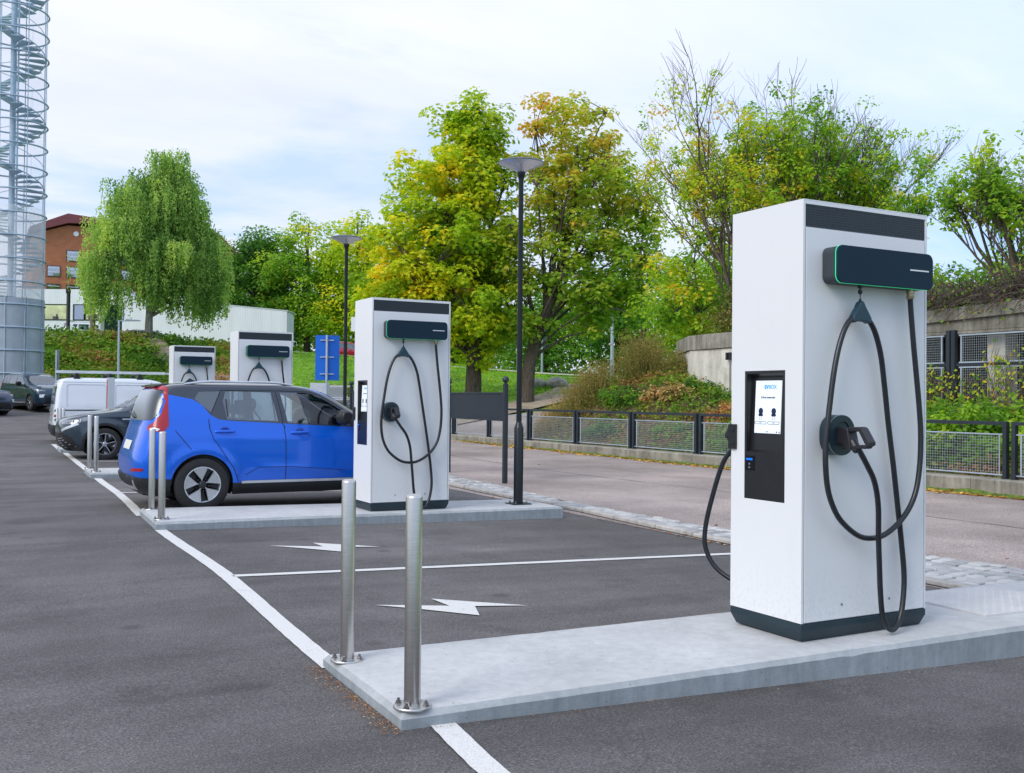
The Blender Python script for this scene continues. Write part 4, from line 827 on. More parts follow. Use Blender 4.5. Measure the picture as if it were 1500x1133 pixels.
    def mesh(c,name,parts,vv,mirror,mat,parent,off=0.):
        """parts: tris. mirror: 0 = +y side only, 1 = -y side only, 2 = both."""
        V=[];F=[]
        ids,inv=np.unique(parts,return_inverse=True); inv=inv.reshape(parts.shape)
        p=c.pos(vv[ids,0],vv[ids,1]); e=1e-3
        a=c.pos(vv[ids,0]+e,vv[ids,1])-c.pos(vv[ids,0]-e,vv[ids,1]); b=c.pos(vv[ids,0],np.clip(vv[ids,1]+e,0,c.TM))-c.pos(vv[ids,0],np.clip(vv[ids,1]-e,0,c.TM))
        n=np.cross(b,a); l=np.linalg.norm(n,axis=1,keepdims=True); n=np.where(l>1e-12,n/np.maximum(l,1e-12),[0,0,1.]); n=np.where((n[:,1:2]<0)&(vv[ids,0:1]>0)&(vv[ids,0:1]<c.LM),-n,n)
        p=p+n*off; b=MB()
        if mirror in (0,2): b.add(p.tolist(),inv.tolist())
        if mirror in (1,2):
            q=p.copy(); q[:,1]*=-1; b.add(q.tolist(),inv[:,::-1].tolist())
        o=b.build(name,mat,parent); me=o.data
        bm=bmesh.new(); bm.from_mesh(me); bmesh.ops.remove_doubles(bm,verts=bm.verts,dist=2e-4); bmesh.ops.recalc_face_normals(bm,faces=bm.faces); bm.to_mesh(me); bm.free()
        me.polygons.foreach_set('use_smooth',[True]*len(me.polygons)); me.set_sharp_from_angle(angle=R_(50))
        return o
def ribbon2(c,pts,w,closed=False):
    """thin chart polygon following a side-view polyline"""
    P=[]
    for i in range(len(pts)-1):
        a,b=pts[i],pts[i+1]; n=max(1,int(math.hypot(b[0]-a[0],b[1]-a[1])/.05))
        for k in range(n): P.append((a[0]+(b[0]-a[0])*k/n,a[1]+(b[1]-a[1])*k/n))
    P.append(pts[-1]); A=[];B=[]
    for i,p in enumerate(P):
        q0=P[max(0,i-1)]; q1=P[min(len(P)-1,i+1)]; d=Vector((q1[0]-q0[0],q1[1]-q0[1])).normalized(); n=(-d.y*w/2,d.x*w/2)
        A.append((p[0]+n[0],p[1]+n[1])); B.append((p[0]-n[0],p[1]-n[1]))
    return [c.side(*q) for q in A+B[::-1]]
def arc(cx,cz,r,a0=0,a1=180,n=20): return [(cx+r*math.cos(R_(a0+(a1-a0)*i/n)),cz+r*math.sin(R_(a0+(a1-a0)*i/n))) for i in range(n+1)]
def wheel(parent,x,y,r,w,style,out):
    """out=+1/-1 : outward y direction"""
    wo=bpy.data.objects.new('wheel',None); COL.objects.link(wo); wo.parent=parent; wo.location=(x,y,r)
    b=MB(); rr=r*.655; prof=[(rr,-w*.48),(rr+.02,-w*.5),(r-.05,-w*.5),(r-.018,-w*.46),(r-.004,-w*.36),(r,-w*.2),(r,w*.2),(r-.004,w*.36),(r-.018,w*.46),(r-.05,w*.5),(rr+.02,w*.5),(rr,w*.48),(rr-.006,0)]
    for g in (-.26,-.08,.08,.26): pass
    b.lathe(prof+[prof[0]],n=64,axis='y',cap=False); b.build('tyre','tyre',wo,smooth=True,angle=35)
    f=out*w*.5
    b=MB(); b.lathe([(rr,f),(rr-.012,f-out*.004),(rr-.02,f-out*.05),(rr-.03,f-out*.12),(rr-.03,-f)],n=64,axis='y',cap=False); b.build('rim_barrel','rim_dark' if style!='petal' else 'rim_silver',wo,smooth=True,angle=40)
    b=MB(); b.lathe([(0,f-out*.10),(rr-.02,f-out*.11)],n=40,axis='y',cap=False); b.lathe([(.14,f-out*.098),(.14,f-out*.09),(.05,f-out*.085)],n=30,axis='y',cap=False); b.build('brake_disc','well_black' ,wo)
    R=rr-.008
    def sec(pts,z0,z1,mat,name):
        b=MB(); b.prism(pts,f-out*z0,f-out*z1,'y'); return b.build(name,mat,wo,bevel=.004)
    P=lambda a,q:(q*math.cos(R_(a)),q*math.sin(R_(a)))
    if style=='petal':
        for k in range(5):
            a=90+72*k+8
            sec([P(a-6,.05),P(a-25,R),P(a-12,R*1.0),P(a,R*1.0),P(a+12,R),P(a+25,R),P(a+6,.05)],.030,.006,'rim_silver','spoke')
            for e in (-25.5,25.5):
                q=MB(); q.tube([(P(a+e*.26,.06)[0],f-out*.004,P(a+e*.26,.06)[1]),(P(a+e,R)[0],f-out*.003,P(a+e,R)[1])],.0045,6); q.build('spoke_edge','rim_dark',wo)
            sec([P(a+36-7,R*.45),P(a+36-10,R*.98),P(a+36+10,R*.98),P(a+36+7,R*.45)],.075,.055,'rim_dark','rim_insert')
    elif style=='blade':
        for k in range(5):
            a=90+72*k+5
            sec([P(a-14,.04),P(a-5,R*.5),P(a-2.5,R),P(a+2.0,R),P(a+3,R*.5),P(a+14,.04)],.022,.004,'rim_silver','spoke')
            sec([P(a+12,R*.98),P(a+32,R*.98),P(a+33,R*.72)],.020,.010,'rim_silver','rim_insert')
            sec([P(a+3,.05),P(a+6,R),P(a+30,R),P(a+52,R),P(a+40,R*.4)],.045,.025,'rim_dark','rim_infill')
    else:
        for k in range(7):
            a=90+360/7*k; sec([P(a-10,.04),P(a-6,R),P(a+6,R),P(a+10,.04)],.030,.008,'rim_silver','spoke')
    b=MB(); b.lathe([(0,f-out*.0),(.028,f-out*.001),(.034,f-out*.008),(.05,f-out*.012),(.055,f-out*.035)],n=28,axis='y',cap=False); b.build('hub_cap','rim_silver' if style!='petal' else 'rim_dark',wo,smooth=True,angle=30)
    for k in range(5):
        a=R_(54+72*k+8); b=MB(); b.lathe([(.010,f-out*.03),(.010,f-out*.002),(.006,f-out*.0)],(.078*math.cos(a),0,.078*math.sin(a)),n=8,axis='y'); b.build('wheel_nut','rim_dark',wo)
    b=MB(); b.lathe([(R+.003,f+out*.0015),(R+.010,f+out*.0005),(R-.001,f-out*.010)],n=64,axis='y',cap=False); b.build('rim_lip','rim_silver',wo,smooth=True)
    return wo
def seat(parent,x,y,z=.42,mat='seat_cloth',head=True):
    b=MB(); b.prism([(x-.25,z),(x+.25,z),(x+.27,z+.14),(x-.20,z+.16)],y-.24,y+.24,'y')
    b.prism([(x-.27,z+.10),(x-.14,z+.14),(x-.29,z+.72),(x-.40,z+.70)],y-.23,y+.23,'y')
    if head: b.prism([(x-.42,z+.77),(x-.33,z+.77),(x-.36,z+.96),(x-.43,z+.95)],y-.12,y+.12,'y'); b.tube([(x-.37,y-.05,z+.68),(x-.38,y-.05,z+.80)],.007,6); b.tube([(x-.37,y+.05,z+.68),(x-.38,y+.05,z+.80)],.007,6)
    return b.build('seat',mat,parent,bevel=.035,segs=3,smooth=True)
def cabin(t,x0,x1,w,zf,belt,xs_front,xs_rear,mat='seat_cloth',dash=None,steer=True):
    b=MB(); b.box(x0,x1,-w,w,zf-.03,zf); 
    for s in (-1,1): b.box(x0,x1,s*w-.02,s*w+.02,zf,belt)
    b.box(x0-.02,x0,-w,w,zf,belt-.05); b.build('cabin_floor','cabin',t)
    for s in (-1,1): seat(t,xs_front,s*.38,mat=mat)
    b=MB(); z=.46; b.prism([(xs_rear-.25,z),(xs_rear+.25,z),(xs_rear+.27,z+.14),(xs_rear-.2,z+.16)],-.6,.6,'y'); b.prism([(xs_rear-.27,z+.1),(xs_rear-.14,z+.14),(xs_rear-.28,z+.66),(xs_rear-.38,z+.64)],-.6,.6,'y')
    for s in (-.4,.4): b.prism([(xs_rear-.39,z+.68),(xs_rear-.31,z+.68),(xs_rear-.33,z+.84),(xs_rear-.40,z+.83)],s-.12,s+.12,'y')
    b.build('rear_bench',mat,t,bevel=.03,segs=3,smooth=True)
    d=dash or xs_front+.75
    b=MB(); b.prism([(d,.5),(d+.45,.5),(d+.6,belt-.06),(d+.1,belt-.04),(d-.02,belt-.16)],-w+.03,w-.03,'y'); b.build('dashboard','cabin',t,bevel=.02)
    if steer:
        b=MB(); c=Vector((d-.13,.38,belt-.10)); ax=Vector((-.92,0,.40)).normalized(); u=Vector((0,1,0)); v=ax.cross(u)
        b.tube([c+(u*math.cos(2*math.pi*i/28)+v*math.sin(2*math.pi*i/28))*.185 for i in range(29)],.015,8,cap=False); b.tube([c-u*.17,c,c+u*.17],.016,6); b.tube([c,c-v*.17],.016,6); b.tube([c,c-ax*.25],.03,8); b.build('steering_wheel','seat_light',t,smooth=True,angle=60)
def mirror_part(t,x,y,z,s,mat):
    b=MB(); o=[(x+.02,z-.05),(x+.05,z+.10),(x-.02,z+.135),(x-.10,z+.12),(x-.125,z+.04),(x-.10,z-.035),(x-.03,z-.07)]
    top=[(x+.06-.02,z-.03),(x+.07-.02,z+.08),(x,z+.11),(x-.06,z+.10),(x-.08,z+.04),(x-.06,z-.02),(x,z-.045)]
    y0=y+s*.06; b.prism(o,y0,y0+s*.14,'y'); b.prism(o,y0+s*.14,y0+s*.21,'y',top=[( (a-x)*.8+x+.01,(c_-z)*.75+z+.01) for a,c_ in o]); b.prism([(x-.02,z-.04),(x+.05,z-.03),(x+.03,z+.0),(x-.02,z+.0)],y-s*.02,y0+s*.02,'y')
    return b.build('wing_mirror',mat,t,bevel=.018,segs=3,smooth=True)
def crossover(label,loc,rz,paint,roof,wheels='petal',full=True,group=None,glassmat='glass_clear',name='parked_car'):
    """boxy crossover hatchback with floating roof; x=0 rear, +x front, +y = left side"""
    rows=[(.20,.16,4.05,.80,.45,.55),(.30,.05,4.16,.862,.42,.6),(.42,.0,4.20,.882,.40,.62),(.60,.0,4.21,.90,.40,.62),(.76,.04,4.19,.903,.38,.62),(.90,.085,4.12,.893,.36,.62),(1.0,.115,3.97,.874,.35,.62),(1.05,.13,3.60,.864,.35,.55),
          (1.09,.14,3.20,.856,.35,.48),(1.16,.155,3.02,.842,.35,.45),(1.28,.185,2.80,.805,.35,.42),(1.40,.225,2.60,.765,.35,.40),(1.50,.28,2.40,.725,.36,.40),(1.545,.34,2.26,.695,.38,.42),(1.575,.46,2.08,.63,.42,.5),(1.595,.70,1.85,.50,.4,.45),(1.603,1.05,1.6,.25,.2,.2),(1.604,1.25,1.42,.02,.05,.05)]
    c=Car(rows,n=4.4,flare=((.80,.335,.415,.10,.022),(3.40,.335,.415,.10,.022)),crease=((1.30,2.7,.56,.47,.07,.012),(.9,3.9,.90,.88,.05,.008)))
    t=thing(name,label,'car',loc,rz,group)
    S=lambda P,**k:c.poly(P,**k)
    up=[(.40,1.44),(.457,1.43),(.69,1.385),(.80,1.315),(.90,1.19),(1.00,1.135),(1.15,1.118),(1.75,1.085),(2.5,1.045),(2.98,1.025),(3.05,1.04),(3.05,1.12),(2.9,1.25),(2.0,1.601),(.6,1.60),(.3,1.56),(.28,1.46)]
    qg=[(.715,1.39),(.775,1.482),(1.035,1.490),(.915,1.215)]
    rg=[(1.06,1.36),(1.10,1.492),(1.675,1.488),(1.745,1.105),(1.10,1.136)]
    fg=[(1.87,1.092),(1.79,1.487),(2.16,1.477),(2.30,1.432),(2.68,1.21),(2.70,1.055)]
    R=[]
    A=lambda k,p:R.append((k,p))
    rd=[(.905,1.205),(.875,1.13),(.885,1.02),(.93,.90),(1.05,.72),(1.18,.52),(1.24,.36),(1.835,.36),(1.83,.9),(1.80,1.12),(1.73,1.50),(1.04,1.50)]
    fd=[(1.845,.36),(1.838,.9),(1.81,1.12),(1.745,1.497),(2.18,1.485),(2.32,1.44),(2.72,1.20),(2.86,1.04),(2.90,.80),(2.86,.36)]
    A('cladding',S([(.0,.19),(4.2,.19),(4.2,.33),(2.9,.345),(1.2,.345),(.3,.42),(.0,.44)]))
    A('rear_door',S(rd)); A('front_door',S(fd))
    A('upper',S(up)); 
    A('rear_glass',S([('e',0,1.50),('e',.66,1.485),('e',.765,1.35),('e',.80,1.2),('e',.76,1.125),('e',0,1.115)]))
    A('tail',S([('e',.685,1.49),('e',.3,1.51),('e',.0,1.515),('e',.0,1.545),('e',.5,1.55),('s',.41,1.535),('s',.405,1.40),('s',.40,1.20),('s',.40,1.06),('s',.34,.985),('e',.80,.985),('e',.74,1.015),('e',.74,1.06),('e',.80,1.10),('e',.815,1.20),('e',.772,1.35)]))
    A('tail_lower',S([('s',.30,1.02),('s',.27,.995),('e',.83,.995),('e',.78,1.012),('e',.79,1.03),('e',.83,1.035)]))
    A('reflector',S([('e',.72,.545),('e',.55,.53),('e',.55,.50),('s',.10,.51),('s',.12,.545)]))
    A('plate',S([('e',0,.86),('e',.26,.86),('e',.26,.75),('e',0,.75)]))
    A('skid',S([('e',0,.30),('e',.55,.32),('e',.62,.40),('e',.66,.40),('e',.60,.27),('e',0,.25)]))
    A('headlamp',c.poly([('e',.55,.87),('e',.80,.90),('s',3.83,.93),('s',3.80,.88),('e',.80,.84),('e',.55,.83)],front=True))
    A('grille',c.poly([('e',0,.56),('e',.52,.54),('e',.60,.40),('e',.45,.30),('e',0,.30)],front=True))
    A('foglamp',c.poly([('e',.60,.70),('e',.80,.68),('e',.80,.56),('e',.66,.56)],front=True))
    A('front_skid',c.poly([('e',0,.27),('e',.6,.27),('e',.62,.24),('e',0,.24)],front=True))
    A('windscreen',c.poly([('e',0,1.51),('e',.60,1.49),('e',.74,1.15),('e',.70,1.11),('e',0,1.105)],front=True))
    A('qglass',S(qg)); A('rglass',S(rg)); A('fglass',S(fg))
    seams=[[(.875,1.14),(.885,1.02),(.93,.90),(1.05,.72),(1.18,.52),(1.24,.36)],[(1.73,1.50),(1.805,1.12),(1.834,.9),(1.84,.36)],[(2.72,1.2),(2.86,1.04),(2.90,.80),(2.86,.36)],[(.905,1.205),(1.04,1.497),(1.73,1.50)],[(1.745,1.50),(2.18,1.49),(2.33,1.445),(2.72,1.21)],[(.475,1.0),(.66,.77)],[(1.10,1.39),(1.11,1.175)]]
    if full:
        for s_ in seams: A('seam',ribbon2(c,s_,.009))
        A('seam',ribbon2(c,[(1.33,.44),(1.50,.535),(1.9,.535),(2.6,.475)],.007))  # dark line drawn along the body crease for its shade, no panel gap
    A('silver',ribbon2(c,[(1.28,.352),(2.95,.352)],.032))
    if full: A('fuel',[c.side(a,b) for a,b in []] or ribbon2(c,[(.62,.80),(.63,.79)],.004))
    arches=[c.poly([(.80+.375*math.cos(a),.335+.375*math.sin(a)) for a in [math.pi*k/22 for k in range(23)]]+[(.425,.201),(1.175,.201)]),c.poly([(3.40+.375*math.cos(a),.335+.375*math.sin(a)) for a in [math.pi*k/22 for k in range(23)]]+[(3.025,.201),(3.775,.201)])]
    arches=[[(a,max(b,0.0)) for a,b in P] for P in arches]
    vv,G=c.skin(R,arches,.05 if full else .09)
    body=c.mesh('body_shell',G['body'],vv,2,paint,t)
    c.mesh('cladding',G['cladding'],vv,2,'cladding',t,.004)
    c.mesh('roof',G['upper'],vv,2,roof,t)
    for s,m in ((0,1),(1,-1)):
        d1=c.mesh('rear_door',G['rear_door'],vv,s,paint,t); d2=c.mesh('front_door',G['front_door'],vv,s,paint,t)
        c.mesh('window',G['rglass'],vv,s,'glass_tint',t,-.004); c.mesh('window',G['fglass'],vv,s,glassmat,t,-.004); c.mesh('window',G['qglass'],vv,s,'glass_dark',t,-.004)
        c.mesh('tail_light',G['tail'],vv,s,'tail_red',t,.006); c.mesh('reversing_light',G['tail_lower'],vv,s,'lens_white',t,.008)
        c.mesh('headlight',G['headlamp'],vv,s,'lens_dark',t,.004); c.mesh('fog_light',G['foglamp'],vv,s,'lens_white',t,.004); c.mesh('reflector',G['reflector'],vv,s,'tail_red',t,.005)
        for dd,hx,hz in ((d1,1.07,.985),(d2,2.02,.965)):
            y=m*float(c.pos(*c.side(hx,hz))[1]); b=MB(); b.tube([(hx-.115,y-m*.004,hz),(hx-.10,y+m*.022,hz+.002),(hx-.03,y+m*.030,hz+.005),(hx+.05,y+m*.030,hz+.005),(hx+.10,y+m*.022,hz+.002),(hx+.115,y-m*.004,hz)],[.013,.015,.017,.017,.015,.013],10); b.build('handle',paint,dd,smooth=True)
            b=MB(); b.lathe([(.0,.0),(.048,.0),(.05,-.003)],n=24,axis='y',cap=False); b.v=[(x*1.15+hx,y+m*.0035,z*1.0+hz+.005) for x,yy,z in b.v]; b.build('handle_recess_shade','paint_navy' if paint!='paint_blue' else 'paint_blue_shaded',dd)  # flat dark disc paints the shade of the hollow behind the handle
        mirror_part(t,2.60,m*.865,1.125,m,'trim_black')
        b=MB(); pts=[c.pos(*c.side(x,1.572)) for x in (.62,.9,1.3,1.7,2.0)]; pts=[(float(p[0]),m*(float(p[1])+.005),float(p[2])+(.0 if i in (0,4) else .035)) for i,p in enumerate(pts)]; b.tube(catmull(pts,5),.014,8); b.build('roof_rail','silver_trim',t,smooth=True)
        wheel(t,.80,m*.80,.335,.215,wheels,m); wheel(t,3.40,m*.80,.335,.215,wheels,m)
    c.mesh('rear_window',G['rear_glass'],vv,2,'glass_rear',t,.004); c.mesh('windscreen',G['windscreen'],vv,2,'glass_clear',t,.003)
    c.mesh('number_plate',G['plate'],vv,2,'plate_white',t,.006); c.mesh('rear_skid_plate',G['skid'],vv,2,'silver_trim',t,.006); c.mesh('front_skid_plate',G['front_skid'],vv,2,'silver_trim',t,.006); c.mesh('grille',G['grille'],vv,2,'trim_black',t,.005); c.mesh('sill_strip',G['silver'],vv,2,'silver_trim',t,.008)
    if 'seam' in G: c.mesh('gap_or_crease_lines',G['seam'],vv,2,'seam_crease_black',t,.001)
    # underside and wheel wells
    b=MB(); b.box(.15,4.0,-.62,.62,.21,.25)
    for x in (.80,3.40):
        b.lathe([(.372,-.86),(.372,.86)],(x,0,.335),n=40,axis='y',cap=False)
        for s in (-1,1): b.lathe([(.0,.60*s),(.372,.60*s)],(x,0,.335),n=40,axis='y',cap=False)
    o=b.build('underbody','well_black',t)
    # trim the well cylinders below the sill
    bm=bmesh.new(); bm.from_mesh(o.data); bmesh.ops.bisect_plane(bm,geom=bm.verts[:]+bm.edges[:]+bm.faces[:],plane_co=(0,0,.205),plane_no=(0,0,-1),clear_outer=True); bm.to_mesh(o.data); bm.free()
    b=MB(); P=[c.pos(-1+.001,c.tz(1.50))]; b.prism([(.46,1.578),(.36,1.572),(.275,1.552),(.28,1.535),(.38,1.53)],-.50,.50,'y'); b.build('spoiler',roof,t,bevel=.008)
    b=MB(); b.prism([(.72,1.592),(.80,1.66),(.86,1.63),(.98,1.602),(.9,1.59)],-.025,.025,'y'); b.build('shark_fin','paint_navy',t,bevel=.008)
    b=MB(); xr=float(c.pos(-1,c.tz(1.15))[0]); b.tube([(xr-.02,0,1.14),(xr-.035,.05,1.16),(xr-.02,.42,1.22)],.012,6); b.build('rear_wiper','trim_black',t)
    cabin(t,.45,2.95,.74,.36,1.03,1.75,.98)
    return t
def suv(label,loc,rz,paint):
    """low-nosed electric SUV; x=0 rear"""
    rows=[(.20,.20,4.40,.82,.5,.75),(.32,.06,4.53,.88,.5,.8),(.48,.0,4.57,.915,.5,.85),(.66,.0,4.58,.92,.5,.85),(.80,.03,4.55,.92,.5,.85),(.90,.07,4.44,.915,.5,.82),(.97,.10,4.22,.905,.5,.75),(1.02,.12,3.95,.895,.5,.7),(1.07,.14,3.60,.88,.45,.6),(1.12,.17,3.38,.865,.4,.5),(1.25,.22,3.14,.82,.4,.48),(1.40,.32,2.88,.765,.45,.46),(1.52,.48,2.60,.70,.5,.46),(1.58,.70,2.38,.63,.5,.46),(1.61,1.0,2.1,.48,.4,.4),(1.618,1.4,1.8,.2,.15,.15),(1.619,1.55,1.65,.02,.04,.04)]
    c=Car(rows,n=3.2,flare=((.92,.35,.44,.11,.022),(3.69,.35,.44,.11,.022)),crease=((1.3,3.3,.50,.46,.08,.014),(.9,4.1,.93,.95,.05,.012)))
    t=thing('parked_car',label,'car',loc,rz); S=lambda P,**k:c.poly(P,**k); F=lambda P:c.poly(P,front=True)
    R=[('cladding',S([(.0,.19),(4.58,.19),(4.58,.30),(3.1,.33),(1.5,.33),(.0,.42)])),
       ('arch_trim',S([(3.69+.455*math.cos(math.pi*k/20),.35+.455*math.sin(math.pi*k/20)) for k in range(21)]+[(3.235,.25),(4.145,.25)])),('arch_trim',S([(.92+.455*math.cos(math.pi*k/20),.35+.455*math.sin(math.pi*k/20)) for k in range(21)]+[(.465,.25),(1.375,.25)])),
       ('roof',S([(.5,1.56),(.7,1.50),(1.4,1.53),(2.3,1.53),(2.75,1.42),(3.2,1.15),(3.32,1.18),(3.1,1.618),(.6,1.618)])),
       ('fglass',S([(1.95,1.10),(1.93,1.50),(2.35,1.49),(2.70,1.40),(3.12,1.14),(3.12,1.09)])),('rglass',S([(.75,1.20),(1.0,1.46),(1.86,1.50),(1.88,1.10)])),
       ('windscreen',F([('e',0,1.56),('e',.58,1.54),('e',.74,1.18),('e',.70,1.13),('e',0,1.13)])),('rear_glass',S([('e',0,1.52),('e',.55,1.48),('e',.66,1.2),('e',0,1.18)])),
       ('headlamp',F([('e',.50,.84),('e',.80,.88),('s',4.02,.93),('s',3.98,.87),('e',.84,.78),('e',.55,.77)])),('grille',F([('e',0,.58),('e',.60,.58),('e',.80,.50),('e',.82,.28),('e',0,.26)])),('blade',F([('e',.56,.66),('s',4.22,.80),('s',4.20,.765),('e',.60,.61)])),
       ('tail',S([('e',.3,.98),('e',.75,1.0),('s',.5,1.02),('s',.45,.90),('e',.75,.88),('e',.3,.90)])),('badge_strip',ribbon2(c,[(3.12,.885),(3.34,.885)],.022)),
       ('seam',ribbon2(c,[(3.10,1.1),(3.08,.7),(3.02,.34)],.009)),('seam',ribbon2(c,[(1.90,1.5),(1.92,1.08),(1.95,.34)],.009)),('seam',ribbon2(c,[(3.2,1.05),(3.6,1.02),(4.1,.945),(4.4,.88)],.007)),('silver',ribbon2(c,[(1.5,.33),(3.2,.33)],.02))]
    ar=[[(a,max(b,0)) for a,b in c.poly([(x+.40*math.cos(math.pi*k/22),.35+.40*math.sin(math.pi*k/22)) for k in range(23)]+[(x-.40,.201),(x+.40,.201)])] for x in (.92,3.69)]
    vv,G=c.skin(R,ar,.06); c.mesh('body_shell',G['body'],vv,2,paint,t)
    for k,mt,o,nm in (('cladding','cladding',.004,'cladding'),('arch_trim','cladding',.008,'wheel_arch_trim'),('roof','trim_black',.002,'roof'),('windscreen','glass_clear',.003,'windscreen'),('rear_glass','glass_dark',.003,'rear_window'),('grille','trim_black',.004,'grille'),('seam','seam_crease_black',.001,'gap_or_crease_lines'),('silver','silver_trim',.006,'sill_strip'),('badge_strip','silver_trim',.008,'fender_strip')): c.mesh(nm,G[k],vv,2,mt,t,o)
    for s,m in ((0,1),(1,-1)):
        c.mesh('window',G['fglass'],vv,s,'glass_dark',t,-.003); c.mesh('window',G['rglass'],vv,s,'glass_dark',t,-.003); c.mesh('tail_light',G['tail'],vv,s,'tail_red',t,.004)
        h=c.mesh('headlight',G['headlamp'],vv,s,'lens_dark',t,.004); c.mesh('bumper_blade',G['blade'],vv,s,'silver_trim',t,.010)
        for y,z,r in ((.86,.855,.035),(.78,.84,.032),(.68,.825,.022)):
            p=c.pos(*c.end(y,z,True)); b=MB(); b.lathe([(0,.008),(r*.6,.006),(r,-.004)],n=20,axis='x',cap=False); b.v=[(x+float(p[0])+.006,(yy+y)*m,zz+z) for x,yy,zz in b.v]; b.build('lamp_unit','lens_white',h,smooth=True)
        for k in range(5):
            b=MB(); a=.30+.045*k; p=c.pos(*c.end(.80-.05*k,a,True)); q=c.pos(*c.end(.55-.06*k,a-.03,True)); b.tube([(p[0]+.012,m*p[1],p[2]),(q[0]+.012,m*q[1],q[2])],.006,6); b.build('grille_bar','silver_trim',t)
        mirror_part(t,3.02,m*.86,1.13,m,'trim_black'); wheel(t,.92,m*.815,.35,.235,'blade',m); wheel(t,3.69,m*.815,.35,.235,'blade',m)
    b=MB(); b.box(.2,4.4,-.62,.62,.21,.25)
    for x in (.92,3.69):
        b.lathe([(.395,-.88),(.395,.88)],(x,0,.35),n=40,axis='y',cap=False)
        for s in (-1,1): b.lathe([(0,.60*s),(.395,.60*s)],(x,0,.35),n=40,axis='y',cap=False)
    o=b.build('underbody','well_black',t); bm=bmesh.new(); bm.from_mesh(o.data); bmesh.ops.bisect_plane(bm,geom=bm.verts[:]+bm.edges[:]+bm.faces[:],plane_co=(0,0,.205),plane_no=(0,0,-1),clear_outer=True); bm.to_mesh(o.data); bm.free()
    cabin(t,.6,3.2,.74,.38,1.05,2.1,1.25); return t
def van(label,loc,rz):
    rows=[(.22,.10,4.30,.80,.25,.7),(.36,.02,4.48,.85,.2,.75),(.55,.0,4.54,.87,.2,.8),(.80,.02,4.52,.875,.2,.8),(.95,.03,4.42,.875,.2,.8),(1.05,.04,4.22,.87,.2,.75),(1.14,.05,3.98,.86,.2,.6),(1.20,.055,3.84,.85,.2,.5),(1.35,.07,3.60,.83,.2,.45),(1.55,.10,3.28,.805,.2,.42),(1.72,.14,2.98,.775,.22,.42),(1.80,.20,2.76,.74,.25,.42),(1.84,.34,2.5,.66,.3,.4),(1.86,.7,2.1,.42,.3,.3),(1.866,1.2,1.6,.1,.1,.1)]
    c=Car(rows,n=5,flare=((.80,.32,.39,.09,.015),(3.52,.32,.39,.09,.015)))
    t=thing('parked_van',label,'van',loc,rz); S=lambda P:c.poly(P); F=lambda P:c.poly(P,front=True)
    def frame(x0,x1,z0,z1,r=.07): return [(a,b) for a,b in rrect(x0,x1,z0,z1,r,4)]
    R=[('bumper',S([(0,.21),(.55,.21),(.40,.52),(0,.52)])),('cladding',S([(1.1,.21),(3.2,.21),(3.2,.34),(1.1,.34)])),
       ('panel',S(frame(.35,1.38,1.02,1.66))),('panel2',S(frame(1.62,2.50,1.02,1.66))),
       ('fglass',S([(2.72,1.10),(2.70,1.60),(2.86,1.62),(3.12,1.60),(3.50,1.28),(3.62,1.10)])),('windscreen',F([('e',0,1.74),('e',.62,1.72),('e',.76,1.24),('e',0,1.22)])),('headlamp',F([('e',.5,.98),('s',4.1,1.02),('s',4.1,.86),('e',.6,.82)])),('grille',F([('e',0,.45),('e',.6,.45),('e',.6,.28),('e',0,.28)])),
       ('tail',S([('e',.80,1.0),('s',.12,1.0),('s',.12,.62),('e',.80,.62)])),('rear_glass',S([('e',.06,1.62),('e',.62,1.60),('e',.66,1.1),('e',.06,1.1)])),
       ('seam',ribbon2(c,[(1.50,1.74),(1.50,.34)],.01)),('seam',ribbon2(c,[(2.60,1.74),(2.60,.34)],.01)),('rail',ribbon2(c,[(.15,.94),(1.52,.94)],.03)),('seam',ribbon2(c,[(3.6,1.15),(3.66,.5)],.01)),('seam',ribbon2(c,[(.12,1.72),(3.2,1.72)],.008))]
    ar=[[(a,max(b,0)) for a,b in c.poly([(x+.36*math.cos(math.pi*k/22),.32+.36*math.sin(math.pi*k/22)) for k in range(23)]+[(x-.36,.221),(x+.36,.221)])] for x in (.80,3.52)]
    vv,G=c.skin(R,ar,.07); c.mesh('body_shell',G['body'],vv,2,'paint_white',t)
    for k,mt,o,nm in (('bumper','cladding',.03,'rear_bumper'),('cladding','cladding',.003,'sill'),('windscreen','glass_clear',.002,'windscreen'),('grille','trim_black',.004,'grille'),('seam','seam_crease_black',.001,'gap_or_crease_lines'),('rear_glass','glass_dark',.004,'rear_window')): c.mesh(nm,G[k],vv,2,mt,t,o)
    for s,m in ((0,1),(1,-1)):
        c.mesh('pressed_panel',G['panel'],vv,s,'paint_white',t,-.012); c.mesh('pressed_panel',G['panel2'],vv,s,'paint_white',t,-.012); c.mesh('door_rail',G['rail'],vv,s,'trim_black',t,.006)
        c.mesh('window',G['fglass'],vv,s,'glass_clear',t,-.002); c.mesh('headlight',G['headlamp'],vv,s,'lens_dark',t,.004); tl=c.mesh('tail_light',G['tail'],vv,s,'lens_white',t,.02)
        for z in (.68,.78,.93):
            b=MB(); y=m*(float(c.pos(*c.side(.08,z))[1])+.01); b.lathe([(0,.03),(.035,.02),(.045,-.01)],n=14,axis='y',cap=False); b.v=[(x+.07,m*abs(yy)+y-m*.005,zz+z) for x,yy,zz in b.v]; b.build('lamp_unit','tail_red' if z==.78 else 'lens_dark',tl)
        mirror_part(t,3.55,m*.85,1.18,m,'trim_black'); wheel(t,.80,m*.77,.32,.2,'plain',m); wheel(t,3.52,m*.77,.32,.2,'plain',m)
    b=MB(); b.box(.2,4.3,-.6,.6,.23,.27)
